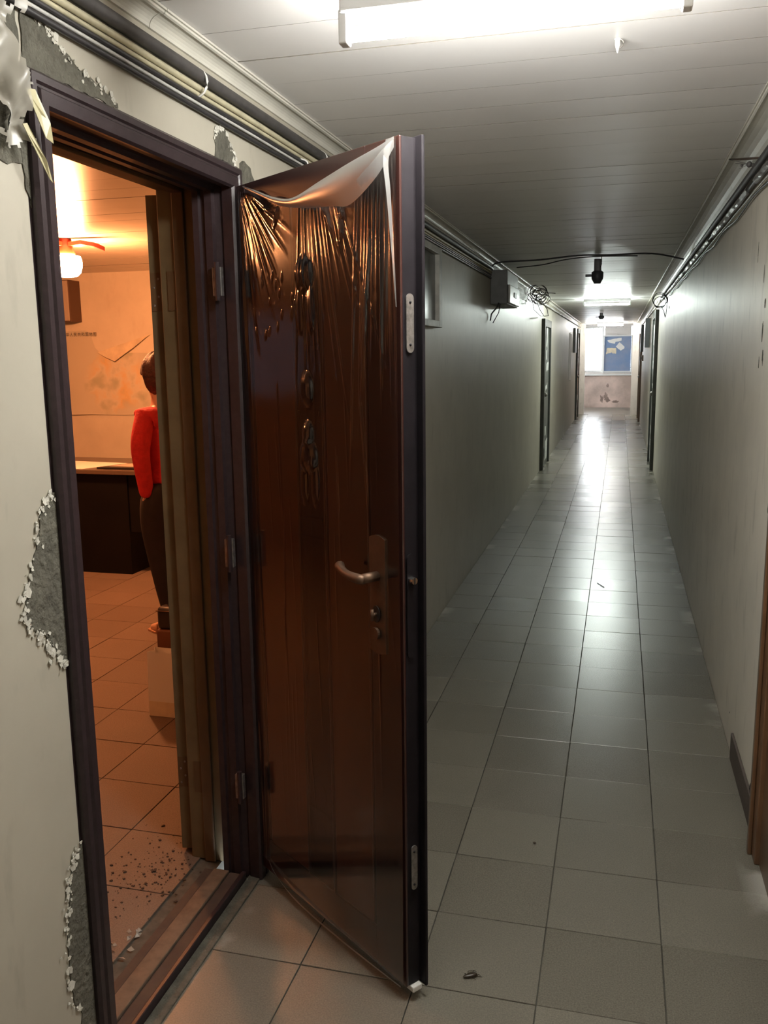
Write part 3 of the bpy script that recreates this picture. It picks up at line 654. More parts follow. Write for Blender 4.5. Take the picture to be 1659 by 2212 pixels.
# torn crumpled plastic and tape at the upper corner
t = thing('torn_plastic_sheet', (-0.985, 1.34, 1.84), 'crumpled torn milky plastic hanging beside the top of the steel frame', 'plastic sheet')
vs = []; fs = []; nu, nv = 34, 70; keep = {}
for j in range(nv+1):
    for i in range(nu+1):
        u = i/nu; v = j/nv
        y = 1.17 + 0.215*u + 0.016*noise.noise(Vector((u*3, v*5, 1))) ; z = 1.855 + 0.30*v + 0.012*noise.noise(Vector((u*4, v*4, 9)))
        q = abs(noise.noise(Vector((u*2.6 + v*1.5, v*2.4, 3.3)))); q2 = abs(noise.noise(Vector((u*5 - v*3, v*3.0, 8.1))))
        vs.append((WL + 0.012 + 0.045*q + 0.024*q2 + 0.004*noise.noise(Vector((u*12, v*10, 2))), y, z))
for j in range(nv):
    for i in range(nu):
        u = (i+.5)/nu; v = (j+.5)/nv
        hole = noise.noise(Vector((u*3.2 + 4, v*5.5, 6.6))) + 0.25*noise.noise(Vector((u*14, v*16, 1.6)))
        edge = 0.10 + 0.12*noise.noise(Vector((v*9, 0.5, 0)))
        if hole > 0.27 or v < 0.10 + 0.14*abs(noise.noise(Vector((u*6, 3, 3)))) or u > 1 - max(0.0, edge)*(1 if v < 0.85 else 0.2): continue
        k = j*(nu+1)+i; fs.append((k, k+1, k+nu+2, k+nu+1))
mesh_obj('crumpled_sheet', vs, fs, 'film_milky', t, True)
for k, (y, z, a, ln, w) in enumerate(((1.372, 1.985, -0.50, 0.085, 0.013), (1.350, 1.925, -0.62, 0.10, 0.006)  )):
    dy, dz = -math.sin(a), -math.cos(a); b = B()
    b.prism([(WL + 0.032, y - w, z), (WL + 0.032, y + w, z + 0.004), (WL + 0.040, y + w + dy*ln*0.6, z + dz*ln*0.6), (WL + 0.034, y + w*0.8 + dy*ln, z + dz*ln), (WL + 0.036, y - w + dy*ln, z + dz*ln*0.95)], (0.0012, 0, 0))
    b.build('tape_strip', 'tape', t)
patch('cement_patch', [(1.12, 1.90), (1.14, 2.04), (1.18, 2.13), (1.30, 2.16), (1.39, 2.13), (1.392, 1.97), (1.380, 1.87), (1.30, 1.86), (1.2, 1.85)], WL - 0.002, 0.004, 'cement', wall_left, 31)

# ------------------------------------------------------------------ fluorescent battens
def batten(xc, yc, zt_, label, length=0.60, tube='tube', drop=0.075):
    t = thing('tube_light', (xc, yc, zt_), label, 'light', 'tube lights on the corridor ceiling')
    x0, x1 = xc - length/2, xc + length/2
    B().box(x0 - 0.012, x1 + 0.012, yc - 0.018, yc + 0.018, zt_ - drop + 0.034, zt_ - 0.0005, 0.004).build('housing', 'batten', t)
    B().tube([(x0 + 0.006, yc, zt_ - drop), (x1 - 0.006, yc, zt_ - drop)], 0.013, 14).build('tube', tube, t, True)
    for x in (x0 - 0.006, x1 + 0.006):
        B().box(x - 0.009, x + 0.009, yc - 0.014, yc + 0.014, zt_ - drop - 0.018, zt_ - drop + 0.042, 0.003).build('lamp_holder', 'batten', t)
    return t
batten(-0.215, 1.715, ZC - 0.002, 'glaring white tube light on the ceiling right above the open door', drop=0.134)
batten(-0.20, 12.75, ZC - 0.002, 'lit tube light midway down the corridor ceiling', tube='tube_green')
batten(-0.26, 22.4, ZC - 0.002, 'lit tube light at the far end of the corridor by the lobby')
h = thing('ceiling_hook', (-0.03, 2.33, ZC - 0.03), 'small white hook on the ceiling beside the nearest tube light', 'hook')
B().lathe([(0.001, -0.032), (0.004, -0.022), (0.006, -0.014), (0.006, -0.004), (0.008, -0.001)], (-0.03, 2.31, ZC - 0.001), 10).build('hook_body', 'clip', h)
B().tube([(-0.03 + 0.014*math.cos(a), 2.31, ZC - 0.012 + 0.010*math.sin(a)) for a in [i*math.pi/8 for i in range(-4, 5)]], 0.002, 6).build('wire_loop', 'zinc', h)

# dark fittings hanging from the ceiling
def hanging_fitting(x, y, zb, w, label):
    t = thing('hanging_fitting', (x, y, ZC), label, 'fitting', 'dark fittings hanging from the ceiling')
    hgt = ZC - 0.003 - zb
    B().lathe([(w*0.62, -0.52*hgt), (w*0.60, -0.004)], (x, y, ZC - 0.001), 16).build('stem', 'fitting_stem', t, False)
    B().lathe([(w*0.55, -hgt), (w*0.60, -hgt*0.97), (w*0.95, -hgt*0.82), (w, -hgt*0.72), (w, -hgt*0.55), (w*0.72, -hgt*0.50)], (x, y, ZC), 16).build('body', 'fitting', t, True)
    B().box(x - w*2.0, x - w*0.98, y - 0.008, y + 0.008, ZC - hgt*0.72, ZC - hgt*0.62, 0.002).build('side_tab', 'fitting', t)
hanging_fitting(-0.195, 7.35, 2.075, 0.046, 'dark tapered fitting hanging from the ceiling, the nearer of two')
hanging_fitting(-0.36, 17.0, 2.145, 0.05, 'dark tapered fitting hanging from the ceiling, the farther of two')

# ------------------------------------------------------------------ cables along the walls
def run(name, m, x, z, y0, y1, r, label, group, wob=0.002, sag=0.0, step=0.12, seed=0, cat='cable', zend=None):
    n = int((y1 - y0)/step); pts = []
    for i in range(n+1):
        y = y0 + (y1-y0)*i/n
        zz = z + wob*noise.noise(Vector((y*1.9, seed, 0))) + (sag*math.sin(y*3.1 + seed)**2 if sag else 0)
        if zend is not None: zz += (zend - z)*(i/n)**3
        pts.append((x + wob*0.6*noise.noise(Vector((y*2.3, seed, 7))), y, zz))
    o = B().tube(pts, r, 8).build(name, m, None, True)
    return tag(o, label, cat, group)
GL = 'cables clipped along the left wall'
run('conduit', 'conduit', WL + 0.018, 2.196, -2.9, 7.04, 0.0145, 'thick dark grey conduit running high along the left wall', GL, 0.0015, seed=1)
run('cable', 'cream_cable', WL + 0.012, 2.171, -2.9, 7.04, 0.0075, 'upper cream cable just under the thick grey conduit', GL, 0.0012, seed=2)
run('cable', 'cream_cable', WL + 0.010, 2.157, -2.9, 7.04, 0.0050, 'thin cream cable, lower of the two on the left wall', GL, 0.0012, seed=3)
run('cable', 'dark_cable', WL + 0.010, 2.1465, -2.9, 7.04, 0.0050, 'black cable directly below the cream pair on the left wall', GL, 0.0012, seed=4)
run('cable', 'white_cable', WL + 0.009, 2.1365, -2.9, 7.04, 0.0036, 'thin pale cable between the black cables on the left wall', GL, 0.0012, seed=5)
run('cable', 'dark_cable', WL + 0.010, 2.1235, -2.9, 7.04, 0.0062, 'lowest black cable of the bundle on the left wall', GL, 0.0012, seed=6)
for k, (y, z0, z1) in enumerate(((2.05, 2.150, 2.215), (2.75, 2.118, 2.150), (2.95, 2.150, 2.215), (3.9, 2.150, 2.215), (1.15, 2.150, 2.215))):
    b = B(); zc = (z0+z1)/2; rr = (z1-z0)/2
    b.tube([(WL + 0.004 + 0.032*math.sin(a), y, zc - rr*math.cos(a)) for a in [math.pi*i/8 for i in range(9)]], 0.0028, 6)
    tag(b.build('cable_clip', 'clip', None, True), ('white clip over the conduit, above the doorway', 'white clip over the lowest left cables, beyond the doorway', 'white clip over the conduit, just behind the open door', 'white clip over the conduit, hidden past the open door', 'white clip over the conduit, near the torn plastic')[k], 'clip', 'cable clips on the left wall')
GR = 'cables clipped along the right wall'
run('conduit', 'conduit', WR - 0.020, 2.181, -2.9, 11.2, 0.0140, 'thick grey-brown conduit running high along the right wall', GR, 0.0012, seed=11)
wrapped = run('cable', 'dark_cable', WR - 0.014, 2.143, -2.9, 11.2, 0.0085, 'thick dark cable in clear sleeves right below the conduit on the right wall', GR, 0.003, seed=12)
run('cable', 'white_cable', WR - 0.010, 2.113, -2.9, 9.6, 0.0035, 'thin pale wire in the right wall bundle', GR, 0.003, seed=13)
run('cable', 'dark_cable', WR - 0.010, 2.101, -2.9, 9.5, 0.0042, 'sagging dark wire, lowest on the right wall', GR, 0.003, sag=-0.016, seed=14)
for k, (y0, y1) in enumerate(((2.9, 3.55), (3.75, 5.1), (5.3, 7.2), (7.4, 9.7))):
    vs = []; fs = []; n = int((y1-y0)/0.03)
    for i in range(n+1):
        y = y0 + (y1-y0)*i/n
        for j in range(7):
            a = math.pi*(j/6 - 0.5)
            rr = 0.0155 + 0.005*noise.noise(Vector((y*14, j*0.8, k)))
            vs.append((WR - 0.011 - rr*math.cos(a)*0.9, y, 2.143 + rr*math.sin(a)*1.0 + 0.002*noise.noise(Vector((y*3, 0, k)))))
    for i in range(n):
        for j in range(6): q = i*7 + j; fs.append((q, q+1, q+8, q+7))
    mesh_obj('clear_sleeve', vs, fs, 'film_fold', wrapped, False)
# farther bundles beyond the grey box
run('cable', 'white_cable', WL + 0.024, 2.175, 11.2, 22.8, 0.012, 'pale bundled cable on the far left wall beyond the wire tangle', 'far wall cables', 0.012, seed=21, step=0.25)
run('cable', 'white_cable', WR - 0.014, 2.150, 11.3, 22.8, 0.013, 'pale bundled cable on the far right wall beyond the wire loop', 'far wall cables', 0.012, seed=22, step=0.25)
# wires crossing under the ceiling
def wire(name, pts, r, m, label, cat='cable', group=None, sub=6):
    P = [Vector(p) for p in pts]; out = []
    for i in range(len(P)-1):
        p0, p1, p2, p3 = P[max(i-1, 0)], P[i], P[i+1], P[min(i+2, len(P)-1)]
        for k in range(sub):
            t = k/sub; out.append(0.5*((2*p1) + (p2-p0)*t + (2*p0-5*p1+4*p2-p3)*t*t + (3*p1-p0-3*p2+p3)*t**3))
    out.append(P[-1])
    o = B().tube(out, r, 6).build(name, m, None, True)
    return tag(o, label, cat, group)
GC = 'wires crossing under the corridor ceiling'
wire('cable', [(-0.985, 7.02, 2.19), (-0.93, 7.02, 2.235), (-0.62, 7.02, 2.243), (-0.33, 7.0, 2.262), (-0.1, 7.0, 2.257), (0.2, 7.05, 2.260), (0.43, 7.1, 2.215)], 0.0065, 'dark_cable', 'dark cable strung across the ceiling from the grey box, upper one', group=GC)
wire('cable', [(-0.80, 7.10, 2.20), (-0.6, 7.08, 2.212), (-0.42, 7.04, 2.240), (-0.2, 7.03, 2.252), (0.1, 7.06, 2.248)], 0.0045, 'dark_cable', 'thinner dark wire drooping below the cable across the ceiling', group=GC)
wire('cable', [(-0.16, 7.0, 2.262), (-0.158, 7.0, 2.20), (-0.165, 7.0, 2.17)], 0.003, 'dark_cable', 'short wire end dangling from the ceiling cable', group=GC)
# tangle of spare wire on the left, loop on the right
b = B(); rnd = random.Random(3)
for k in range(13):
    c = Vector((-0.90 + rnd.uniform(-0.055, 0.065), 9.95 + rnd.uniform(-0.08, 0.08), 2.165 + rnd.uniform(-0.045, 0.04))); rr = rnd.uniform(0.045, 0.105); ax = rnd.uniform(-0.7, 0.7); el = rnd.uniform(0.5, 1.0)
    b.tube([c + Vector((rr*math.cos(a)*math.cos(ax), rr*math.cos(a)*math.sin(ax) + 0.02*math.sin(2*a), rr*el*math.sin(a))) for a in [2*math.pi*i/22 for i in range(22)]], 0.0035, 5, closed=True)
for dx in (-0.02, 0.02, 0.07):
    b.tube([(-0.93 + dx, 9.95, 2.13), (-0.91 + dx*1.6, 10.1, 2.02), (-0.89 + dx, 10.6, 1.97), (-0.93, 11.4, 2.0)], 0.0035, 5)
b.tube([(-0.86, 9.95, 2.19), (-0.74, 9.95, 2.185), (-0.70, 9.95, 2.18)], 0.0035, 5)
tag(b.build('wire_tangle', 'dark_cable', None, True), 'tangled coil of spare dark wire high on the left wall', 'wire')
b = B()
for rr, dz in ((0.075, 0), (0.070, -0.008), (0.060, -0.028)):
    b.tube([(0.385 + rr*math.cos(a), 10.0 + 0.05*math.sin(a), 2.085 + dz + rr*math.sin(a)) for a in [2*math.pi*i/24 for i in range(24)]], 0.004, 5, closed=True)
b.tube([(0.42, 10.0, 2.12), (0.436, 9.95, 2.125)], 0.006, 5)
b.tube([(0.40, 10.0, 2.02), (0.430, 9.95, 1.955), (0.440, 9.9, 1.90), (0.445, 9.85, 1.92), (0.450, 9.8, 2.02), (0.452, 9.7, 2.10)], 0.004, 5)
tag(b.build('wire_loop', 'dark_cable', None, True), 'hanging loop of dark wire high on the right wall', 'wire')
# grey wall box with a white cover
t = thing('electrical_box', (WL, 7.3, 1.93), 'grey electrical box with a white cover, high on the left wall', 'electrical box')
B().box(WL + 0.001, -0.865, 7.06, 7.80, 1.925, 2.185, 0.006).build('body', 'box_grey', t)
B().box(-0.864, -0.848, 7.10, 7.76, 1.935, 2.075, 0.005).build('cover', 'clip', t)
B().box(-0.8475, -0.843, 7.36, 7.52, 1.99, 2.03, 0.002).build('label_plate', 'box_grey', t)
b = B(); b.tube([(-0.93, 7.055, 1.935), (-0.945, 7.05, 1.90), (-0.985, 7.04, 1.85), (-0.988, 7.0, 1.80)], 0.006, 6).tube([(-0.92, 7.06, 1.93), (-0.93, 7.055, 1.86), (-0.975, 7.05, 1.78)], 0.004, 6)
b.build('tail_wires', 'dark_cable', t, True)

# ------------------------------------------------------------------ high window behind the open door
w = struct(thing('window_1', (WL, 4.6, 1.69), 'small high window with a grubby white frame behind the open door', 'window'), 'small high window with a grubby white frame behind the open door', 'window')
for nm, y0, y1, z0, z1, x1 in (('frame_side', 4.885, 4.965, 1.69, 2.115, 0.030), ('frame_side', 4.06, 4.12, 1.69, 2.115, 0.030), ('frame_bottom', 4.121, 4.884, 1.69, 1.725, 0.030), ('frame_top', 4.121, 4.884, 2.080, 2.115, 0.030)):
    box(nm, 'white_wood', WL, WL + x1, y0, y1, z0, z1, w, 0.002)
box('pane', 'dim_glass', WL, WL + 0.006, 4.121, 4.884, 1.726, 2.079, w)
box('mullion', 'white_wood', WL + 0.0065, WL + 0.018, 4.48, 4.52, 1.726, 2.079, w, 0.002)

# ------------------------------------------------------------------ far doors, set against the walls
def far_door(name, wx, s, y0, y1, zt_, label, fm, dm, paper_seed=None, fw=0.10, proud=0.045):
    d = struct(thing(name, (wx, (y0+y1)/2, 0), label, 'door'), label, 'door')
    a, c = sorted((wx, wx + s*proud))
    box('frame_side', fm, a, c, y0, y0 + fw, 0, zt_, d, 0.004); box('frame_side', fm, a, c, y1 - fw, y1, 0, zt_, d, 0.004)
    box('frame_head', fm, a, c, y0 + fw + 0.001, y1 - fw - 0.001, zt_ - fw, zt_, d, 0.004)
    a2, c2 = sorted((wx, wx + s*0.02)); leaf = box('leaf', dm, a2, c2, y0 + fw + 0.001, y1 - fw - 0.001, 0.005, zt_ - fw - 0.001, d)
    for z0, z1 in ((0.25, 0.95), (1.10, zt_ - 0.30)):
        a3, c3 = sorted((wx + s*0.0205, wx + s*0.028)); box('door_panel', dm, a3, c3, y0 + fw + 0.12, y1 - fw - 0.12, z0, z1, leaf, 0.004)
    B().ball((wx + s*0.05, y0 + fw + 0.07, 1.0), 0.025, 0.03, 0.03).build('knob', 'zinc', leaf)
    if paper_seed is not None:
        rnd = random.Random(paper_seed)
        for (z0, z1) in ((1.62, 1.90), (1.45, 1.60), (1.30, 1.42), (1.05, 1.12), (0.42, 0.55), (0.08, 0.36)):
            x = wx + s*0.0295; y = (y0+y1)/2 + rnd.uniform(-0.1, 0.1); wd = rnd.uniform(0.08, 0.26)
            pts = ragged([(y-wd, z0), (y+wd*0.7, z0+0.02), (y+wd, z1), (y-wd*0.8, z1-0.01)], 0.04, 0.02, rnd.random()*9)
            B().prism([(x, p, q) for p, q in pts], (s*0.0015, 0, 0)).build('torn_paper', 'torn_paper', leaf)
    return d
far_door('door_3', WL, 1, 11.86, 12.98, 1.99, 'dark-framed closed door on the left wall with torn white paper strips', 'dark_frame', 'far_door', 4)
far_door('door_4', WL, 1, 21.3, 22.3, 2.1, 'farthest closed door on the left wall, beside the lobby', 'dark_frame', 'brown_wood', 9)
far_door('door_5', WR, -1, 12.1, 13.2, 2.08, 'dark-framed closed door on the right wall opposite the papered door', 'dark_frame', 'far_door', 6)
far_door('door_6', WR, -1, 20.7, 22.0, 2.06, 'farthest closed door on the right wall, beside the lobby', 'brown_wood', 'brown_wood')
# near right door with its brown wooden casing
d = struct(thing('door_7', (WR, 2.3, 0), 'brown wooden door casing at the right edge of the corridor', 'door'), 'brown wooden door casing at the right edge of the corridor', 'door')
box('casing', 'brown_wood', WR - 0.022, WR, 2.655, 2.765, 0, 2.10, d, 0.004)
box('casing_bead', 'brown_wood', WR - 0.034, WR - 0.0225, 2.71, 2.735, 0, 2.10, d, 0.003)
box('casing', 'brown_wood', WR - 0.022, WR, 1.62, 1.73, 0, 2.10, d, 0.004)
box('head', 'brown_wood', WR - 0.022, WR, 1.731, 2.654, 1.99, 2.10, d, 0.004)
lf = box('leaf', 'brown_wood', WR - 0.008, WR, 1.731, 2.654, 0.004, 1.989, d)
for z0, z1 in ((0.25, 0.9), (1.05, 1.8)): box('door_panel', 'brown_wood', WR - 0.014, WR - 0.0085, 1.86, 2.52, z0, z1, lf, 0.003)
B().ball((WR - 0.045, 1.80, 1.0), 0.03, 0.03, 0.03).build('knob', 'bronze', lf)
struct(box('baseboard_right', 'skirting', WR - 0.010, WR, 2.766, 3.40, 0, 0.105, None, 0.002), 'short maroon skirting tile beside the brown wooden casing', 'baseboard')
wire('cable', [(WR - 0.004, 2.80, 0.20), (WR - 0.012, 2.84, 0.18), (WR - 0.016, 2.85, 0.155), (WR - 0.012, 2.84, 0.13), (WR - 0.004, 2.80, 0.115)], 0.003, 'dark_cable', 'small black cable loop sticking out beside the brown casing')

# notices, switch and signs far down the corridor
def flat(name, m, x, s, poly, label, cat, group=None, t=0.004):
    return tag(B().prism([(x, y, z) for y, z in poly], (s*t, 0, 0)).build(name, m), label, cat, group)
flat('wall_notice', 'paper', WL, 1, ragged([(18.3, 1.0), (19.1, 0.98), (19.15, 1.92), (18.3, 1.94)], 0.1, 0.03, 3), 'tall white notice shining on the far left wall', 'notice', t=0.006)
tag(B().box(WL, WL + 0.05, 19.9, 20.5, 1.55, 2.08, 0.004).build('wall_box', 'box_grey'), 'dark box on the far left wall past the white notice', 'notice case')  # plain dark box set against the wall
tag(B().box(WR - 0.075, WR, 15.7, 15.9, 1.62, 2.10, 0.004).build('projecting_sign', 'fitting'), 'dark sign projecting from the right wall, nearer one', 'sign', 'projecting signs on the right wall')
tag(B().box(WR - 0.055, WR, 19.9, 20.1, 1.55, 2.12, 0.004).build('projecting_sign', 'fitting'), 'dark sign projecting from the right wall, farther one', 'sign', 'projecting signs on the right wall')
t = thing('light_switch', (WR, 19.5, 1.42), 'small dark switch box on the far right wall', 'switch')
B().box(WR - 0.035, WR, 19.35, 19.6, 1.36, 1.48, 0.003).build('switch_plate', 'brown_wood', t); B().box(WR - 0.045, WR - 0.0355, 19.42, 19.52, 1.39, 1.45, 0.003).build('rocker', 'black', t)

# ------------------------------------------------------------------ lobby window and blue board
w = struct(thing('window_2', (-0.75, 26.3, 1.0), 'bright overexposed lobby window at the far end of the corridor', 'window'), 'bright overexposed lobby window at the far end of the corridor', 'window')
for nm, x0, x1, z0, z1 in (('frame_side', -1.06, -1.01, 1.0, 2.28), ('frame_side', -0.52, -0.47, 1.0, 2.28), ('frame_top', -1.009, -0.521, 2.23, 2.28), ('frame_bottom', -1.009, -0.521, 1.0, 1.05), ('mullion', -0.775, -0.755, 1.051, 2.229)):
    box(nm, 'win_frame', x0, x1, 26.28, 26.33, z0, z1, w, 0.003)
for x0, x1 in ((-1.009, -0.776), (-0.754, -0.521)): box('pane', 'glass', x0, x1, 26.30, 26.305, 1.051, 2.229, w)
box('window_sill', 'win_frame', -1.1, 0.34, 26.13, 26.2, 0.90, 0.94, w, 0.004)
w = struct(thing('window_3', (-3.3, 24.9, 0.8), 'lobby side window on the left', 'window'), 'lobby side window on the left', 'window')
box('frame_side', 'win_frame', -3.33, -3.27, 24.0, 24.06, 0.8, 2.3, w); box('frame_side', 'win_frame', -3.33, -3.27, 25.84, 25.9, 0.8, 2.3, w); box('mullion', 'win_frame', -3.33, -3.27, 24.92, 24.98, 0.8, 2.3, w); box('pane', 'glass', -3.303, -3.298, 24.06, 25.84, 0.8, 2.3, w)
t = thing('notice_board', (-0.08, 26.2, 1.0), 'faded blue notice board with white frame in the lobby', 'notice board')
box('panel', 'blue', -0.445, 0.285, 26.19, 26.235, 1.03, 1.99, t)
for nm, x0, x1, z0, z1 in (('frame_side', -0.485, -0.446, 0.985, 2.03), ('frame_side', 0.286, 0.325, 0.985, 2.03), ('frame_top', -0.445, 0.285, 1.991, 2.03), ('frame_bottom', -0.445, 0.285, 0.985, 1.029)):
    box(nm, 'win_frame', x0, x1, 26.165, 26.24, z0, z1, t, 0.003)
def note(m, poly, label):
    tag(B().prism([(x, 26.189, z) for x, z in ragged(poly, 0.04, 0.008, poly[0][0]*9)], (0, -0.003, 0)).build('paper_note', m), label, 'paper', 'papers on the blue board')
note('paper', [(-0.37, 1.88), (-0.25, 1.92), (0.02, 1.95), (0.02, 1.87), (-0.14, 1.84), (-0.16, 1.79), (-0.33, 1.83)], 'torn white paper scrap at the top of the blue board')
note('paper', [(-0.13, 1.71), (-0.03, 1.83), (0.11, 1.70), (0.10, 1.65), (0.0, 1.59)], 'tilted white paper square on the blue board')
note('cream_paper', [(-0.40, 1.50), (-0.37, 1.67), (-0.12, 1.67), (-0.12, 1.51), (-0.22, 1.52), (-0.24, 1.55)], 'yellowed paper with a ragged lower edge on the blue board')
# mould marks on the dado
for k, (x, z, rx, rz) in enumerate(((-0.32, 0.62, 0.035, 0.055), (-0.48, 0.24, 0.05, 0.11), (-0.36, 0.30, 0.06, 0.10), (-0.30, 0.20, 0.05, 0.06), (-0.10, 0.16, 0.09, 0.05))):
    pts = blob(x, z, rx, rz, 24, 0.6, k*2.1)
    B().prism([(p, 26.1695, q) for p, q in pts], (0, -0.0015, 0)).build('peeled_spot', 'damp_mark', wall_end)

# ------------------------------------------------------------------ office: lamp, speaker, map, desk
def office_lamp(x, y, glass, label):
    t = thing('ceiling_lamp', (x, y, ZC), label, 'lamp', 'amber lamps on the office ceiling'); c = (x, y, 0)
    B().lathe([(0.030, 2.040), (0.062, 2.048), (0.082, 2.070), (0.092, 2.105), (0.092, 2.140), (0.084, 2.165)], c, 48, 0.035, 16).build('glass_bowl', glass, t, True)
    B().lathe([(0.050, 2.167), (0.058, 2.180), (0.045, 2.215), (0.040, ZC - 0.003)], c, 24).build('ceiling_rose', 'lamp_arm', t, True)
    for a in (0.12, 2.21, 4.31):
        u = Vector((math.cos(a), math.sin(a), 0)); p = Vector((c[0], c[1], 0)); q = Vector((-u.y, u.x, 0))
        b = B(); k = [(0.035, 0.030, 2.222), (0.12, 0.036, 2.230), (0.20, 0.024, 2.215), (0.255, 0.004, 2.190)]
        b.prism([p + u*f + q*w_ + Vector((0, 0, z)) for f, w_, z in k] + [p + u*f - q*w_ + Vector((0, 0, z)) for f, w_, z in k[::-1]], (0, 0, 0.024)); b.build('leaf_arm', 'lamp_arm', t)
office_lamp(-3.31, 4.92, 'lamp_glass', 'glowing amber ribbed glass lamp on the office ceiling, in view through the doorway')
office_lamp(-3.33, 2.52, 'lamp_glass_dim', 'dimmer amber glass lamp on the office ceiling, glinting in the door film')
t = thing('wall_speaker', (-4.75, 6.8, 1.85), 'boxy wall speaker with dark brown sides on the office wall', 'speaker')
B().box(-5.02, -4.525, 6.735, 6.898, 1.86, 2.205, 0.004).build('cabinet', 'box_side', t)
B().box(-5.015, -4.532, 6.722, 6.7345, 1.866, 2.199, 0.003).build('front_grille', 'box_front', t)
B().box(-4.66, -4.655, 6.719, 6.7215, 1.87, 2.19).build('trim_line', 'box_side', t)
# wall map
def map_material():
    m = mat('printed_map', (0.6, 0.5, 0.36), 0.65); nt = m.node_tree; b = nt.nodes['Principled BSDF']; L = nt.links.new
    geo = nt.nodes.new('ShaderNodeNewGeometry')
    n = nt.nodes.new('ShaderNodeTexNoise'); n.inputs['Scale'].default_value = 4.2; n.inputs['Detail'].default_value = 7; L(geo.outputs['Position'], n.inputs['Vector'])
    r = nt.nodes.new('ShaderNodeValToRGB'); cr = r.color_ramp
    cr.elements[0].position = 0.30; cr.elements[0].color = (0.38, 0.40, 0.30, 1); cr.elements[1].position = 0.75; cr.elements[1].color = (0.66, 0.56, 0.40, 1)
    for p, cc in ((0.42, (0.50, 0.48, 0.36, 1)), (0.50, (0.66, 0.60, 0.48, 1)), (0.58, (0.70, 0.50, 0.26, 1)), (0.66, (0.52, 0.44, 0.28, 1))):
        e = cr.elements.new(p); e.color = cc
    L(n.outputs['Fac'], r.inputs['Fac'])
    # sea and margins stay pale: land only inside a wobbly blob
    d = nt.nodes.new('ShaderNodeVectorMath'); d.operation = 'DISTANCE'; d.inputs[1].default_value = (-4.22, 6.89, 1.36); L(geo.outputs['Position'], d.inputs[0])
    ad = nt.nodes.new('ShaderNodeMath'); ad.operation = 'MULTIPLY_ADD'; ad.inputs[1].default_value = 0.45; L(n.outputs['Fac'], ad.inputs[0]); L(d.outputs['Value'], ad.inputs[2])
    st = nt.nodes.new('ShaderNodeMapRange'); st.inputs['From Min'].default_value = 0.46; st.inputs['From Max'].default_value = 0.56; st.inputs['To Min'].default_value = 1; st.inputs['To Max'].default_value = 0; L(ad.outputs[0], st.inputs['Value'])
    mx = nt.nodes.new('ShaderNodeMixRGB'); mx.inputs['Color1'].default_value = (0.60, 0.56, 0.46, 1); L(st.outputs['Result'], mx.inputs['Fac']); L(r.outputs['Color'], mx.inputs['Color2'])
    L(mx.outputs['Color'], b.inputs['Base Color']); return m
M['map'] = map_material()
t = thing('wall_map', (-4.2, 6.89, 1.06), 'large printed wall map with a folded-down corner behind the desk', 'map')
vs = []; fs = []; nx, nz = 40, 20
X0, X1, Z0, Z1 = -5.05, -3.35, 1.06, 1.785
for j in range(nz+1):
    for i in range(nx+1):
        x = X0 + (X1-X0)*i/nx; zt_ = Z1
        if x > -4.40: zt_ = 1.60 + (x + 4.40)*(-0.02)
        elif x > -4.46: zt_ = Z1 + (1.60 - Z1)*((x + 4.46)/0.06)
        z = Z0 + 0.006*noise.noise(Vector((x*3, 1, 1))) + (zt_ - Z0)*j/nz
        vs.append((x, 6.892 - 0.006*abs(noise.noise(Vector((x*2.5, z*2, 4)))) - (0.012*math.exp(-((z - Z0)/0.05)**2)*max(0, math.sin(x*2.2))), z))
for j in range(nz):
    for i in range(nx): k = j*(nx+1)+i; fs.append((k, k+1, k+nx+2, k+nx+1))
mesh_obj('map_sheet', vs, fs, 'map', t, True)
B().prism([(-4.395, 6.888, 1.60), (-4.10, 6.884, 1.68), (-3.87, 6.880, 1.745), (-4.02, 6.868, 1.64), (-4.21, 6.860, 1.522), (-4.30, 6.872, 1.555)], (0, -0.0015, 0)).build('folded_corner', 'cream_paper', t)
try:
    tc_ = bpy.data.curves.new('map_title', 'FONT'); tc_.body = '中华人民共和国地图'; tc_.size = 0.052; tc_.space_character = 1.15
    tc_.materials.append(M['black'])
    o = bpy.data.objects.new('map_title', tc_); COL.objects.link(o); bpy.context.view_layer.update()
    dg = bpy.context.evaluated_depsgraph_get(); me = bpy.data.meshes.new_from_object(o.evaluated_get(dg)); bpy.data.objects.remove(o)
    wd = max(v.co.x for v in me.vertices) - min(v.co.x for v in me.vertices)
    for v in me.vertices: v.co = Vector((-4.725 + v.co.x*(0.335/wd), 6.8825, 1.742 + v.co.y*(0.335/wd)))
    me.materials.clear(); me.materials.append(M['black']); link(bpy.data.objects.new('map_title', me), t)
except Exception as ex:
    print('title skipped', ex)
# desk and what lies on it
t = thing('desk', (-3.75, 5.85, 0), 'black office desk facing the doorway', 'desk')
B().box(-4.75, -2.75, 5.515, 6.25, 0.730, 0.762, 0.004).build('desk_top', 'desk_top', t)
B().box(-4.70, -3.37, 5.545, 6.20, 0.0, 0.729, 0.003).build('pedestal', 'desk', t)
B().box(-3.369, -2.84, 5.56, 5.585, 0.31, 0.729, 0.002).build('modesty_panel', 'desk', t)
B().box(-2.839, -2.80, 5.545, 6.20, 0.0, 0.729, 0.002).build('end_panel', 'desk', t)
tag(B().prism([(-4.35, 5.56, 0.763), (-3.72, 5.54, 0.763), (-3.55, 5.90, 0.763), (-4.1, 5.98, 0.763)], (0, 0, 0.003)).build('paper_sheet', 'paper'), 'pale paper sheet lying on the black desk', 'paper')
t = thing('open_folder', (-3.35, 5.75, 0.763), 'dark open folder lying on the black desk', 'folder')
B().prism([(-3.62, 5.57, 0.764), (-3.20, 5.56, 0.764), (-3.12, 5.84, 0.764), (-3.50, 5.86, 0.764)], (0, 0, 0.012)).build('lower_cover', 'bag_black', t)
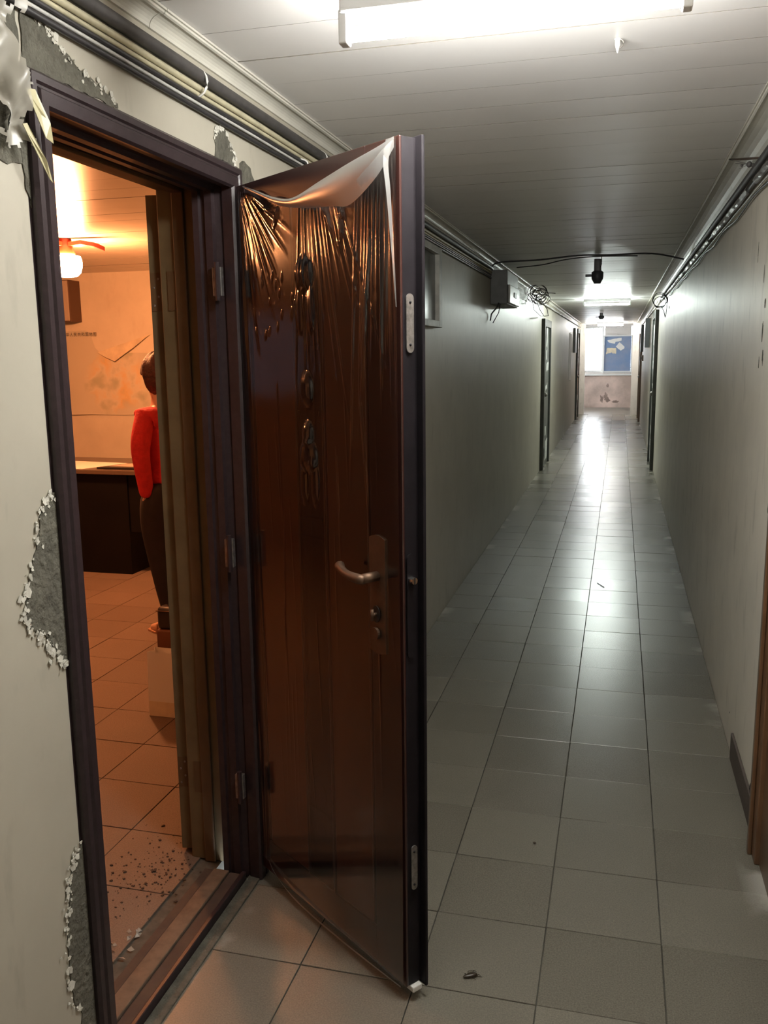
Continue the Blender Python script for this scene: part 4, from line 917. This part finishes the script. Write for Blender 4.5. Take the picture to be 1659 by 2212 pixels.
B().prism([(-3.50, 5.86, 0.778), (-3.12, 5.84, 0.778), (-3.02, 5.98, 0.842), (-3.62, 6.05, 0.830)], (0, -0.004, 0.006)).build('upper_cover', 'desk_top', t)
B().prism([(-3.55, 5.62, 0.777), (-3.26, 5.61, 0.777), (-3.20, 5.78, 0.777), (-3.48, 5.80, 0.777)], (0, 0, 0.002)).build('page', 'box_front', t)
tag(B().box(-3.30, -2.95, 6.07, 6.24, 0.763, 0.84, 0.006).build('paper_stack', 'cream_paper'), 'stack of yellowish papers at the back of the black desk', 'paper stack')
# narrow barred window at the far side of the office
w = struct(thing('window_4', (-5.6, 2.6, 1.26), 'narrow barred window in the office side wall', 'window'), 'narrow barred window in the office side wall', 'window')
for nm, y0, y1, z0, z1 in (('frame_side', 2.50, 2.515, 1.26, 1.86), ('frame_side', 2.675, 2.69, 1.26, 1.86), ('frame_top', 2.516, 2.674, 1.845, 1.86), ('frame_bottom', 2.516, 2.674, 1.26, 1.275), ('bar', 2.590, 2.596, 1.276, 1.844), ('rail', 2.516, 2.674, 1.50, 1.506)):
    box(nm, 'win_frame', -5.60 if nm != 'rail' else -5.57, -5.575 if nm != 'rail' else -5.56, y0, y1, z0, z1, w)
box('pane', 'dusty_pane', -5.62, -5.615, 2.50, 2.69, 1.26, 1.86, w)

# ------------------------------------------------------------------ bags on the office floor
t = thing('paper_bag', (-1.84, 3.31, 0), 'white paper carrier bag standing on the office floor just inside the door', 'bag')
def wedge(name, m, pts, faces, parent): return mesh_obj(name, pts, faces, m, parent)
x0, x1, y0, y1, hgt = -1.945, -1.715, 3.262, 3.352, 0.288
fr_ = [(x0, y0, 0.001), (x1, y0, 0.001), (x1, y0 + 0.012, hgt), (x0, y0 + 0.012, hgt)]; bk = [(x0, y1, 0.001), (x1, y1, 0.001), (x1, y1 - 0.012, hgt), (x0, y1 - 0.012, hgt)]
ml = [(x0, (y0+y1)/2, 0.001), (x0 + 0.022, (y0+y1)/2, hgt)]; mr = [(x1, (y0+y1)/2, 0.001), (x1 - 0.022, (y0+y1)/2, hgt)]
wedge('front_sheet', 'paper', fr_, [(0, 1, 2, 3)], t); wedge('back_sheet', 'paper', bk, [(1, 0, 3, 2)], t)
wedge('side_gusset', 'paper', [fr_[0], fr_[3], ml[1], ml[0], bk[0], bk[3]], [(0, 3, 2, 1), (3, 4, 5, 2)], t); wedge('side_gusset', 'paper', [fr_[1], fr_[2], mr[1], mr[0], bk[1], bk[2]], [(0, 1, 2, 3), (3, 2, 5, 4)], t)
wedge('base', 'paper', [fr_[0], fr_[1], bk[1], bk[0]], [(0, 1, 2, 3)], t)
B().prism([(x0 + 0.003, y0 - 0.002, 0.002), (x1 - 0.003, y0 - 0.002, 0.002), (x1 - 0.003, y0 + 0.0012, 0.068), (x0 + 0.003, y0 + 0.0012, 0.068)], (0, 0.0008, 0)).build('folded_foot', 'cream_paper', t)
t = thing('handbag', (-2.24, 4.12, 0), 'black handbag with a brown lower half standing behind the paper bag', 'bag')
B().box(-2.356, -2.12, 4.07, 4.17, 0.0, 0.112, 0.012).build('lower_body', 'bag_brown', t, True)
B().box(-2.352, -2.124, 4.074, 4.166, 0.110, 0.235, 0.022).build('upper_body', 'bag_black', t, True)
B().tube([(-2.350, 4.071, 0.216), (-2.126, 4.071, 0.216)], 0.003, 6).build('zip', 'bronze', t, True)
B().tube([(-2.30 + 0.12*i/8, 4.12, 0.235 + 0.05*math.sin(math.pi*i/8)) for i in range(9)], 0.005, 6).build('handle', 'bag_black', t, True)

# ------------------------------------------------------------------ person in red, seen half behind the inner door
def skinned(name, m, nodes, edges, parent, root=0, sub=2):
    """nodes: (x, y, z, r or (rx, ry)); a Skin + Subdivision surface over the joint graph"""
    me = bpy.data.meshes.new(name); me.from_pydata([n[:3] for n in nodes], edges, []); me.update(); me.materials.append(M[m])
    o = bpy.data.objects.new(name, me); COL.objects.link(o)
    sk = o.modifiers.new('skin', 'SKIN'); sk.use_smooth_shade = True
    for i, n in enumerate(nodes):
        r = n[3] if isinstance(n[3], (tuple, list)) else (n[3], n[3])
        me.skin_vertices[0].data[i].radius = r; me.skin_vertices[0].data[i].use_root = (i == root)
    sb = o.modifiers.new('sub', 'SUBSURF'); sb.levels = sub; sb.render_levels = sub
    bpy.context.view_layer.update(); dg = bpy.context.evaluated_depsgraph_get()
    new = bpy.data.meshes.new_from_object(o.evaluated_get(dg)); bpy.data.objects.remove(o)
    for p in new.polygons: p.use_smooth = True
    if not new.materials: new.materials.append(M[m])
    new.name = name
    return link(bpy.data.objects.new(name, new), parent)
PX, PY = -2.455, 4.44
FD = Vector((-0.93, 0.37, 0)).normalized(); SD = Vector((-FD.y, FD.x, 0))     # facing, and towards the figure's left hand... right is -SD
def bp_(f, s, z): v = Vector((PX, PY, 0)) + FD*f + SD*s; return (v.x, v.y, z)
person = thing('person', (PX, PY, 0), 'person in a red knit top and black trousers turned away beside the desk', 'person')
# body: one surface, head to feet
NB = []; EB = []
def nd(f, s, z, r): NB.append((*bp_(f, s, z), r)); return len(NB) - 1
def ch(*ids):
    for a, c in zip(ids, ids[1:]): EB.append((a, c))
pel = nd(0.0, 0, 0.84, 0.085); wai = nd(0.0, 0, 1.00, 0.075); che = nd(0.01, 0, 1.13, 0.085); ush = nd(-0.005, 0, 1.23, 0.062); nk = nd(0.0, 0, 1.305, 0.045); nk2 = nd(0.018, 0, 1.36, 0.044); hd = nd(0.03, 0, 1.425, (0.068, 0.075)); hd2 = nd(0.025, 0, 1.49, (0.072, 0.080)); hd3 = nd(0.02, 0, 1.535, 0.048)
ch(pel, wai, che, ush, nk, nk2, hd, hd2, hd3)
for s in (1, -1):
    sh = nd(-0.005, s*0.105, 1.225, 0.042); ua = nd(-0.006, s*0.150, 1.14, 0.036); el = nd(-0.025, s*0.170, 0.98, 0.031); wr = nd(-0.014, s*0.138, 0.80, 0.022); pa = nd(0.020, s*0.128, 0.745, (0.018, 0.026))
    ch(ush, sh, ua, el, wr, pa)
    for q, (df, ds, ln) in enumerate(((0.022, 0.012, 0.052), (0.010, 0.004, 0.066), (-0.002, -0.002, 0.070), (-0.014, -0.006, 0.058))):
        k1 = nd(0.022 + df, s*(0.124 + ds*0.3), 0.715, 0.0085); k2 = nd(0.024 + df*1.1, s*(0.118 + ds*0.3), 0.715 - ln*0.55, 0.0080); k3 = nd(0.020 + df*1.1, s*(0.112 + ds*0.3), 0.715 - ln, 0.0068); ch(pa, k1, k2, k3)
    th1 = nd(0.050, s*0.118, 0.760, 0.010); th2 = nd(0.062, s*0.110, 0.730, 0.0085); ch(pa, th1, th2)
    # legs: weight on the far leg, near leg set back
    hip = nd(0.0, s*0.075, 0.79, 0.082); kne = nd(0.0 if s < 0 else -0.02, s*0.085, 0.44, 0.055); ank = nd(-0.045 if s < 0 else -0.10, s*0.085, 0.085, 0.036); heel = nd((-0.055 if s < 0 else -0.115), s*0.085, 0.035, 0.032); ball = nd((0.075 if s < 0 else 0.02), s*0.090, 0.026, 0.030); toe = nd((0.135 if s < 0 else 0.08), s*0.092, 0.018, 0.017)
    ch(pel, hip, kne, ank, heel); ch(ank, ball, toe)
body = skinned('body', 'skin', NB, EB, person, 0, 2)
# face
fx = lambda f, s, z: Vector(bp_(f, s, z))
b = B(); b.ball(fx(0.108, 0, 1.425), 0.012, 0.012, 0.018, 8); b.build('nose', 'skin', person, True)
for s in (1, -1):
    e = B().ball(fx(0.090, s*0.030, 1.452), 0.010, 0.010, 0.007, 8).build('eye', 'paper', person, True); B().ball(fx(0.0975, s*0.030, 1.452), 0.005, 0.005, 0.005, 8).build('iris', 'black', e, True)
    B().ball(fx(0.025, s*0.077, 1.435), 0.010, 0.010, 0.022, 8).build('ear', 'skin', person, True)
B().ball(fx(0.098, 0, 1.393), 0.010, 0.014, 0.005, 8).build('mouth', 'red', person, True)
# clothing follows the same joints, a little larger
NB = []; EB = []
w0 = nd(-0.005, 0, 0.815, 0.140); w1 = nd(0.0, 0, 0.92, 0.128); w2 = nd(0.006, 0, 1.02, 0.122); w3 = nd(0.034, 0, 1.110, 0.142); w4 = nd(0.010, 0, 1.185, 0.125); w5 = nd(-0.003, 0, 1.240, 0.088); w6 = nd(0.0, 0, 1.288, 0.060)
ch(w0, w1, w2, w3, w4, w5, w6)
for s in (1, -1):
    a0 = nd(0.0, s*0.110, 1.225, 0.064); a1 = nd(-0.006, s*0.150, 1.13, 0.060); a2 = nd(-0.012, s*0.170, 1.05, 0.054); a3 = nd(-0.025, s*0.172, 0.97, 0.049); a4 = nd(-0.024, s*0.160, 0.88, 0.045); a5 = nd(-0.014, s*0.140, 0.785, 0.040)
    ch(w5, a0, a1, a2, a3, a4, a5)
tag(skinned('red_top', 'red', NB, EB, person, 0, 2), 'red knit top with long sleeves')
NB = []; EB = []
t0 = nd(0.0, 0, 0.90, 0.125); t1 = nd(-0.004, 0, 0.82, 0.138); ch(t0, t1)
for s in (1, -1):
    l0 = nd(-0.004, s*0.075, 0.755, 0.112); l1 = nd(0.0, s*0.082, 0.62, 0.092); l2 = nd(0.0 if s < 0 else -0.02, s*0.085, 0.44, 0.070); l3 = nd(-0.025 if s < 0 else -0.06, s*0.085, 0.26, 0.060); l4 = nd(-0.042 if s < 0 else -0.095, s*0.085, 0.12, 0.050)
    ch(t1, l0, l1, l2, l3, l4)
tag(skinned('trousers', 'trousers', NB, EB, person, 0, 2), 'black trousers')
for s in (1, -1):
    ox = 0 if s < 0 else -0.057
    B().prism([fx(-0.095 + ox, s*0.085 - 0.030, 0.0), fx(-0.05 + ox, s*0.085 - 0.034, 0.0), fx(0.07 + ox, s*0.09 - 0.042, 0.0), fx(0.14 + ox, s*0.092 - 0.022, 0.0), fx(0.155 + ox, s*0.092, 0.0), fx(0.14 + ox, s*0.092 + 0.024, 0.0), fx(0.07 + ox, s*0.09 + 0.040, 0.0), fx(-0.05 + ox, s*0.085 + 0.034, 0.0), fx(-0.095 + ox, s*0.085 + 0.028, 0.0)], (0, 0, 0.010)).build('sandal_sole', 'shoe', person)
    B().tube([fx(0.045 + ox, s*0.09 - 0.042, 0.008), fx(0.055 + ox, s*0.09 - 0.030, 0.050), fx(0.058 + ox, s*0.09, 0.060), fx(0.055 + ox, s*0.09 + 0.030, 0.050), fx(0.045 + ox, s*0.09 + 0.042, 0.008)], 0.006, 8).build('sandal_strap', 'shoe', person, True)
# hair: rounded cap, fuller at the back, cut at the nape
vs = []; fs = []; nu, nv = 36, 20
HC = fx(0.012, 0, 1.462)
for j in range(nv+1):
    ph = math.pi*j/nv
    for i in range(nu):
        th = 2*math.pi*i/nu; cf = math.cos(th); sf = math.sin(th)
        front = max(0.0, cf)
        r = 1.0 + 0.03*math.sin(9*th + 3*math.sin(ph*2)) + 0.025*noise.noise(Vector((cf*3, sf*3, ph*3)))
        f = 0.104*r*math.sin(ph)*cf*(0.86 if cf > 0 else 1.16); sd = 0.094*r*math.sin(ph)*sf; z = 0.118*r*math.cos(ph)
        if z < 0: z *= (1.10 if cf < 0.2 else 0.25)
        if z < -0.01 and cf > 0.35: f *= 0.62
        v = HC + FD*f + SD*sd; vs.append((v.x, v.y, HC.z + z))
for j in range(nv):
    for i in range(nu): fs.append((j*nu + i, j*nu + (i+1) % nu, (j+1)*nu + (i+1) % nu, (j+1)*nu + i))
tag(mesh_obj('hair', vs, fs, 'hair', person, True), 'short reddish-brown hair')

# ------------------------------------------------------------------ small things on the floors and walls
t = thing('dead_insect', (-0.312, 1.964, 0), 'small dead brown insect lying on a floor tile', 'insect')
a = 0.55; u = Vector((math.cos(a), math.sin(a), 0)); q = Vector((-u.y, u.x, 0)); c = Vector((-0.312, 1.964, 0.006))
prof = [(-0.0215, 0.0012), (-0.018, 0.0042), (-0.010, 0.0062), (0.0, 0.0078), (0.009, 0.0080), (0.014, 0.0060), (0.016, 0.002)]
bm_ = B(); bm_.tube([c + u*x for x, r in prof], [r for x, r in prof], 10)
for v in bm_.bm.verts: v.co.z = 0.0003 + (v.co.z - 0.006 + 0.008)*0.62
bm_.build('insect_body', 'insect', t, True)
for k, (f0, sd, f1, s1, f2, s2) in enumerate(((-0.006, 0.005, -0.004, 0.013, 0.012, 0.020), (0.004, 0.006, 0.012, 0.012, 0.020, 0.013), (0.006, -0.006, 0.014, -0.011, 0.026, -0.010), (-0.006, -0.005, -0.004, -0.011, 0.008, -0.014), (0.011, -0.004, 0.018, -0.006, 0.024, -0.004), (-0.014, 0.003, -0.014, 0.008, -0.006, 0.011))):
    z = Vector((0, 0, -0.003)); B().tube([c + u*f0 + q*sd + z, c + u*f1 + q*s1 + Vector((0, 0, 0.001)), c + u*f2 + q*s2 + Vector((0, 0, -0.0052))], [0.0011, 0.0009, 0.0005], 5).build('insect_leg', 'insect', t)
wire('stick', [(-0.10, 5.98, 0.003), (-0.08, 5.93, 0.004), (-0.055, 5.88, 0.003)], 0.0025, 'debris', 'thin dark splinter lying on the corridor floor', 'splinter')
tag(B().ball((-0.215, 2.62, 0.003), 0.005, 0.004, 0.003, 8).build('crumb', 'debris'), 'single reddish-brown crumb on a floor tile', 'crumb')
rnd = random.Random(12); b = B()
for k in range(260):
    cx = rnd.gauss(-1.335, 0.065); cy = rnd.gauss(2.17, 0.11)
    if rnd.random() < 0.3: cx = rnd.uniform(-1.5, -1.2); cy = rnd.uniform(1.75, 2.6)
    if cx > -1.18 or cy < 1.96: continue
    r = abs(rnd.gauss(0.0010, 0.0016)) + 0.0009; n_ = rnd.randint(4, 6)
    b.prism([(cx + r*math.cos(2*math.pi*i/n_)*rnd.uniform(0.6, 1.6), cy + r*math.sin(2*math.pi*i/n_)*rnd.uniform(0.6, 1.6), 0.0006) for i in range(n_)], (0, 0, r*0.6))
tag(b.build('floor_debris', 'debris'), 'scattered crumbs of plaster and dirt just inside the office door', 'debris', kind='stuff')
rnd = random.Random(21); b = B()
for k in range(26):
    cx = rnd.uniform(-1.20, -1.38); cy = rnd.uniform(1.80, 1.93); r = rnd.uniform(0.006, 0.014); a = rnd.uniform(0, 3.14)
    if cx > -1.18: continue
    b.prism([(cx + r*math.cos(a), cy + r*math.sin(a), 0.002), (cx - r*math.sin(a)*0.5, cy + r*math.cos(a)*0.5, 0.006 + rnd.random()*0.004), (cx - r*math.cos(a), cy - r*math.sin(a), 0.002), (cx + r*math.sin(a)*0.5, cy - r*math.cos(a)*0.5, 0.001)], (0, 0, 0.0005))
tag(b.build('plastic_scraps', 'film_milky'), 'shiny scraps of clear plastic on the office floor by the sill', 'scraps', kind='stuff')
# dusty twig and cobweb on the right cove
t = thing('cobweb_twig', (0.40, 3.55, 2.22), 'dusty dark twig with cobweb clumps caught on the right cove moulding', 'twig')
b = B(); b.tube([(0.372, 3.72, 2.252), (0.395, 3.66, 2.238), (0.42, 3.60, 2.226), (0.45, 3.50, 2.208)], [0.002, 0.004, 0.005, 0.004], 6); b.build('twig', 'debris', t, True)
for p, r in (((0.425, 3.56, 2.199), 0.010), ((0.436, 3.54, 2.191), 0.007), ((0.405, 3.60, 2.205), 0.005)): B().ball(p, r, r, r*1.1, 8).build('dust_clump', 'conduit', t, True)
b = B()
for p in ((0.372, 3.72, 2.25), (0.39, 3.67, 2.225), (0.40, 3.64, 2.20)): b.tube([(0.425, 3.56, 2.20), p], 0.0007, 4)
b.build('web_thread', 'conduit', t)
# dark knocks in the right wall paint
rnd = random.Random(5)
for k, (y, z, ry, rz) in enumerate(((3.50, 1.895, 0.004, 0.022), (3.50, 1.86, 0.003, 0.008), (3.33, 1.80, 0.004, 0.026), (3.27, 1.70, 0.012, 0.014), (3.29, 1.605, 0.010, 0.036), (3.33, 1.50, 0.006, 0.020), (3.25, 1.52, 0.012, 0.022), (3.545, 0.128, 0.004, 0.003), (2.95, 1.05, 0.006, 0.02), (2.93, 0.9, 0.004, 0.012))):
    B().prism([(WR + 0.001, p, q) for p, q in blob(y, z, ry, rz, 14, 0.7, k*1.9)], (-0.0018, 0, 0)).build('paint_knock', 'cement', wall_right)
